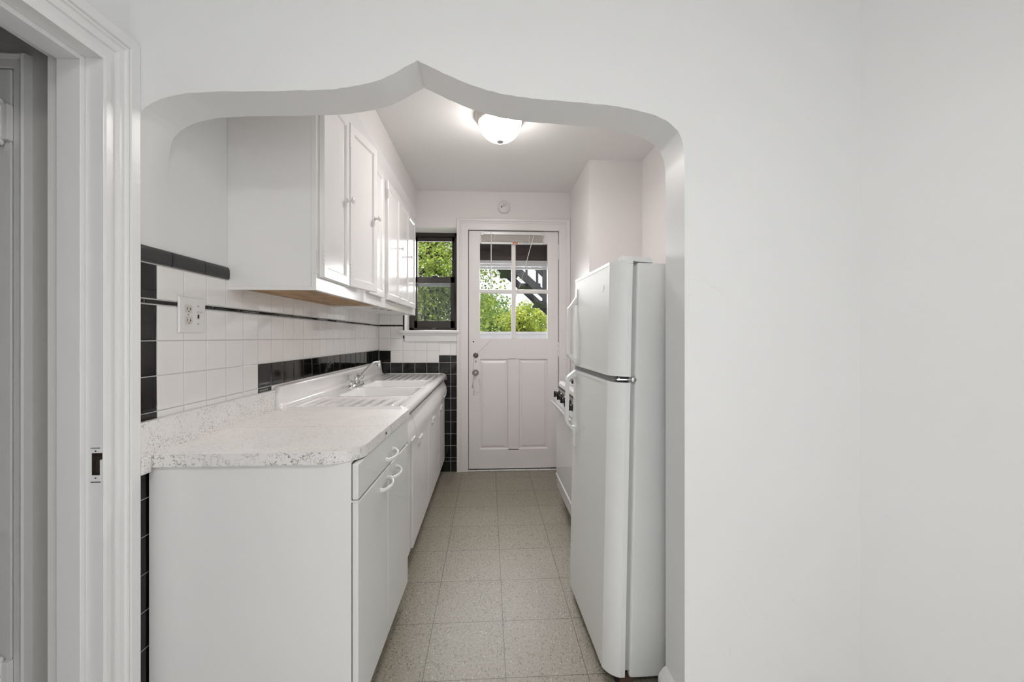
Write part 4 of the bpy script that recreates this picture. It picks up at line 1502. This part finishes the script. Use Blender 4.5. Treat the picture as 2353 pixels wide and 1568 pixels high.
mh.box(0.020, 0.088, 0.006, 0.040, (ZSP0 + ZSP1) / 2 - 0.002, (ZSP0 + ZSP1) / 2 + 0.002)
mh.lathe([(0.006, -0.012), (0.006, 0.011)], (0.036, 0.028, (ZSP0 + ZSP1) / 2), 'z', 12)
mh.lathe([(0.010, -0.003), (0.010, 0.003), (0.006, 0.005)], (0.080, 0.004, (ZSP0 + ZSP1) / 2), '-y', 16)
mh.build('middle_hinge', 'chrome', FR, local=True)
hcv = MB().prism([(0.030, FH + 0.001), (0.034, FH + 0.019), (0.130, FH + 0.016), (0.142, FH + 0.012), (0.146, FH - 0.004), (0.085, FH - 0.001), (0.075, FH + 0.001)], 'y', 0.006, 0.060, 0.0015)
hcv.build('hinge_cover', 'fridge_edge', FR, local=True)


def fridge_handle(parent, poly, y0, y1):
    MB().prism(poly, 'y', y0, y1, 0.003).build('handle', 'fridge_edge', parent, local=True)


hy0, hy1 = 0.515, 0.548
fridge_handle(fdo, [(0.002, 1.482), (-0.004, 1.482), (-0.006, 1.446), (-0.034, 1.404), (-0.045, 1.392), (-0.045, 1.170), (-0.038, 1.158), (-0.004, 1.121), (0.002, 1.121),
                    (0.002, 1.152), (-0.010, 1.152), (-0.030, 1.176), (-0.031, 1.385), (-0.022, 1.400), (0.002, 1.415)], hy0, hy1)
fridge_handle(ldo, [(0.002, 1.092), (-0.006, 1.092), (-0.040, 1.063), (-0.046, 1.052), (-0.046, 0.848), (-0.040, 0.834), (-0.010, 0.802), (-0.008, 0.728), (0.002, 0.728),
                    (0.002, 0.826), (-0.016, 0.826), (-0.032, 0.846), (-0.032, 1.046), (-0.018, 1.060), (0.002, 1.062)], hy0, hy1)
mkf = MB().tube(catmull([(-0.0004, 0.115, 1.452), (-0.0004, 0.112, 1.444), (-0.0004, 0.116, 1.436)], 4), 0.0010, 6)
mkf.tube([(-0.0004, 0.120, 1.432), (-0.0004, 0.128, 1.431)], 0.0010, 6)
mkf.build('scuff', 'gasket', fdo, local=True)

# ------------------------------------------------------------------ gas range
RG = thing('gas_range', 'white gas range with black knobs half hidden behind the refrigerator', 'stove', (0.84, 2.76, 0.0))
RX, RY0, RY1 = 0.506, 2.330, 3.095
b = MB()
b.box(RX + 0.022, 1.160, RY0, RY1, 0.10, 0.874, 0.004)
b.box(RX + 0.080, 1.150, RY0 + 0.02, RY1 - 0.02, 0.0, 0.11)
b.build('body', 'range', RG)
ctp = MB()
ctp.prism([(RX + 0.018, 0.880), (RX + 0.020, 0.905), (RX + 0.028, 0.914), (RX + 0.050, 0.915), (RX + 0.075, 0.908), (1.150, 0.908), (1.150, 0.874), (RX + 0.022, 0.872)], 'y', RY0, RY1, 0.002)
ctp.box(1.085, 1.160, RY0, RY1, 0.905, 0.965, 0.006)
cto = ctp.build('cooktop', 'range', RG)
for (cx, cy) in ((0.715, 2.90), (0.715, 2.52), (0.975, 2.90), (0.975, 2.52)):
    g = MB()
    g.lathe([(0.050, 0.0), (0.050, 0.006), (0.034, 0.008), (0.034, 0.018), (0.0, 0.020)], (cx, cy, 0.908), 'z', 24)
    go = g.build('burner', 'steel', RG)
    gg = MB()
    for s_ in (-1, 1):
        gg.box(cx - 0.105, cx + 0.105, cy + s_ * 0.10 - 0.006, cy + s_ * 0.10 + 0.006, 0.928, 0.942, 0.002)
        gg.box(cx + s_ * 0.105 - 0.006, cx + s_ * 0.105 + 0.006, cy - 0.105, cy + 0.105, 0.928, 0.942, 0.002)
        for q in (-1, 1):
            gg.box(cx + s_ * 0.105 - 0.007, cx + s_ * 0.105 + 0.007, cy + q * 0.10 - 0.007, cy + q * 0.10 + 0.007, 0.906, 0.930, 0.002)
    gg.box(cx - 0.100, cx - 0.025, cy - 0.006, cy + 0.006, 0.930, 0.946, 0.002)
    gg.box(cx + 0.025, cx + 0.100, cy - 0.006, cy + 0.006, 0.930, 0.946, 0.002)
    gg.box(cx - 0.006, cx + 0.006, cy - 0.100, cy - 0.025, 0.930, 0.946, 0.002)
    gg.box(cx - 0.006, cx + 0.006, cy + 0.025, cy + 0.100, 0.930, 0.946, 0.002)
    gg.build('grate', 'iron', RG)
cpn = MB().prism([(RX + 0.018, 0.872), (RX + 0.004, 0.796), (RX + 0.012, 0.790), (RX + 0.060, 0.790), (RX + 0.060, 0.872)], 'y', RY0 + 0.004, RY1 - 0.002)
cpo = cpn.build('control_panel', 'range_panel', RG)
MB().box(RX + 0.013, RX + 0.03, RY0 + 0.003, RY1 - 0.002, 0.871, 0.877).build('panel_gap', 'dark', RG)
for k in range(5):
    ky = RY1 - 0.075 - 0.138 * k
    kb = MB().lathe([(0.027, -0.004), (0.027, 0.004), (0.022, 0.008), (0.020, 0.026), (0.018, 0.030), (0.0, 0.031)], (RX + 0.008, ky, 0.828), '-x', 24)
    kb.box(RX - 0.030, RX - 0.004, ky - 0.004, ky + 0.004, 0.808, 0.850, 0.002)
    kb.build('knob', 'black', RG)
tpn = MB().prism([(RX + 0.010, 0.792), (RX - 0.002, 0.786), (RX - 0.004, 0.760), (RX + 0.004, 0.752), (RX + 0.03, 0.752), (RX + 0.03, 0.792)], 'y', RY0 + 0.002, RY1 - 0.002, 0.001)
tpn.build('front_rail', 'range', RG)
od = MB().box(RX, RX + 0.024, RY0 + 0.003, RY1 - 0.002, 0.236, 0.750, 0.006)
odo = od.build('oven_door', 'range', RG)
MB().prism([(RX + 0.002, 0.738), (RX - 0.026, 0.766), (RX - 0.036, 0.776), (RX - 0.040, 0.772), (RX - 0.036, 0.758), (RX - 0.008, 0.720), (RX + 0.002, 0.715)], 'y', RY0 + 0.03, RY1 - 0.004, 0.001).build('handle', 'range', odo)
bd = MB().prism([(RX + 0.024, 0.232), (RX + 0.002, 0.232), (RX - 0.004, 0.226), (RX - 0.004, 0.216), (RX + 0.004, 0.206), (RX + 0.006, 0.130), (RX + 0.012, 0.122), (RX + 0.024, 0.122)], 'y', RY0 + 0.003, RY1 - 0.002, 0.001)
bd.build('broiler_drawer', 'range', RG)

# ------------------------------------------------------------------ outside: back stairs, trees
bs = thing('back_stairs', 'dark wooden back porch stairs slanting across the view through the door glass', 'stairs', (0.6, 5.46, -5.0))


def line_z(x):
    return 1.265 + 1.087 - 0.905 * x


for yy in (5.0, 5.90):
    q = [(-0.35, line_z(-0.35)), (1.75, line_z(1.75)), (1.75, line_z(1.75) + 0.115), (-0.35, line_z(-0.35) + 0.115)]
    MB().prism([(x, z - 0.058) for x, z in q], 'y', yy - 0.02, yy + 0.02).build('stringer', 'stair', bs)
for k in range(-2, 7):
    x = 0.505 + 0.232 * (k - 1)
    z = line_z(x) - 0.045
    MB().box(x - 0.115, x + 0.125, 5.02, 5.88, z, z + 0.035).build('tread', 'stair', bs)
q = [(-0.10, line_z(-0.10) + 0.36), (1.75, line_z(1.75) + 0.36), (1.75, line_z(1.75) + 0.43), (-0.10, line_z(-0.10) + 0.43)]
MB().prism([(x, z - 0.16) for x, z in q], 'y', 4.985, 5.015).build('handrail', 'stair', bs)
for k in range(9):
    x = 0.20 + 0.128 * k
    MB().box(x - 0.013, x + 0.013, 4.975, 5.0, line_z(x) - 0.05, line_z(x) + 0.24).build('baluster', 'stair', bs)
for (x, yy, z0) in ((-0.375, 5.0, -5.0), (-0.43, 5.90, -5.0), (1.75, 4.95, -5.0), (1.75, 5.96, -5.0), (0.672, 4.957, line_z(0.672) - 0.10)):
    w = 0.045 if z0 < 0 else 0.026
    MB().box(x - w, x + w, yy - w, yy + w, z0, 3.4).build('post', 'stair', bs)

gnd = MB().box(-40, 40, YB + 0.5, 60, -5.2, -5.0)
struct('ground', gnd, 'grass', 'grass ground below the windows outside', 'ground')


def tree(name, label, loc, crown, nclump, nleaf, leaf, mat, seed, trunk=0.16):
    """trunk, limbs and a crown of separate small leaves; crown = (cx, cy, cz, rx, ry, rz) about the trunk foot."""
    rg = random.Random(seed)
    rn = np.random.default_rng(seed)
    t = thing(name, label, 'tree', loc, group='trees behind the house')
    cx, cy, cz, rx, ry, rz = crown
    tb = MB()
    top = Vector((cx, cy, cz + rz * 0.55))
    path = catmull([(0, 0, 0), (cx * .3 + .05, cy * .3, cz * 0.4), (cx * .7, cy * .7, cz - rz * 0.5), (cx, cy, cz), tuple(top)], 5)
    tb.tube([tuple(p) for p in path], [trunk * (1 - 0.85 * i / (len(path) - 1)) for i in range(len(path))], 9)
    cl_ = []
    for i in range(nclump):
        while True:
            d = Vector((rg.uniform(-1, 1), rg.uniform(-1, 1), rg.uniform(-1, 1)))
            if 0.25 < d.length <= 1.0:
                break
        cl_.append(Vector((cx + d.x * rx, cy + d.y * ry, cz + d.z * rz)))
    for c in cl_[::2]:
        h0 = min(max((c.z - rz * 0.3), cz - rz * 0.7), cz + rz * 0.4)
        f_ = (h0 - 0) / max(0.1, top.z)
        s0 = Vector(path[min(len(path) - 1, int(f_ * (len(path) - 1)))])
        mid = s0.lerp(c, 0.55) + Vector((0, 0, 0.06 * rz))
        tb.tube([tuple(s0), tuple(mid), tuple(c)], [trunk * 0.22, trunk * 0.13, trunk * 0.05], 5)
    tb.build('trunk', 'bark', t, local=True)
    C = np.array([c[:] for c in cl_])
    n = nclump * nleaf
    base = np.repeat(C, nleaf, axis=0)
    r = 0.36 * (rx * ry * rz) ** (1 / 3) * (rn.random((n, 1)) ** 0.5)
    d = rn.normal(size=(n, 3))
    d /= np.linalg.norm(d, axis=1, keepdims=True)
    P = base + d * r * np.array([1.1, 1.1, 0.75])
    a_ = rn.normal(size=(n, 3))
    a_ /= np.linalg.norm(a_, axis=1, keepdims=True)
    nb = rn.normal(size=(n, 3)) * 0.6 + np.array([0, 0, 1.0])
    b_ = np.cross(a_, nb)
    b_ /= np.linalg.norm(b_, axis=1, keepdims=True)
    s_ = (leaf * (0.6 + 0.8 * rn.random((n, 1))))
    V = np.empty((n * 4, 3))
    V[0::4] = P - a_ * s_ * 0.55
    V[1::4] = P + b_ * s_ * 0.42 - a_ * s_ * 0.05
    V[2::4] = P + a_ * s_ * 0.60
    V[3::4] = P - b_ * s_ * 0.42 - a_ * s_ * 0.05
    me = bpy.data.meshes.new('foliage')
    me.vertices.add(n * 4)
    me.vertices.foreach_set('co', V.ravel())
    me.loops.add(n * 4)
    me.loops.foreach_set('vertex_index', np.arange(n * 4, dtype=np.int32))
    me.polygons.add(n)
    me.polygons.foreach_set('loop_start', np.arange(0, n * 4, 4, dtype=np.int32))
    me.update(calc_edges=True)
    me.materials.append(M[mat])
    o = bpy.data.objects.new('foliage', me)
    COL.objects.link(o)
    o.parent = t
    return t


tree('maple_tree', 'large green maple filling the small dark window', (-1.15, 8.0, -5), (0.0, 0.0, 7.5, 1.35, 1.2, 1.85), 95, 270, 0.052, 'leaf_green', 1, 0.16)
tree('maple_tree', 'green maple in the lower left pane of the back door', (-0.20, 16.2, -5), (0.0, 0.0, 5.85, 1.2, 1.3, 2.05), 80, 220, 0.090, 'leaf_deep', 2)
tree('maple_tree', 'yellow green tree in the middle of the door glass', (1.12, 12.4, -5), (0.0, 0.0, 5.75, 0.85, 0.9, 1.45), 46, 230, 0.070, 'leaf_yellow', 3)
tree('maple_tree', 'small yellow green tree at the lower right pane of the back door', (1.60, 9.1, -5), (0.0, 0.0, 5.85, 0.38, 0.5, 0.85), 30, 150, 0.055, 'leaf_yellow', 5, 0.08)
tree('maple_tree', 'distant low green tree behind the yellow green ones', (2.0, 21.5, -5), (0.0, 0.0, 5.75, 2.3, 1.3, 1.6), 70, 180, 0.13, 'leaf_green', 6)

for o in bpy.data.objects:
    if '_at' in o:
        del o['_at']
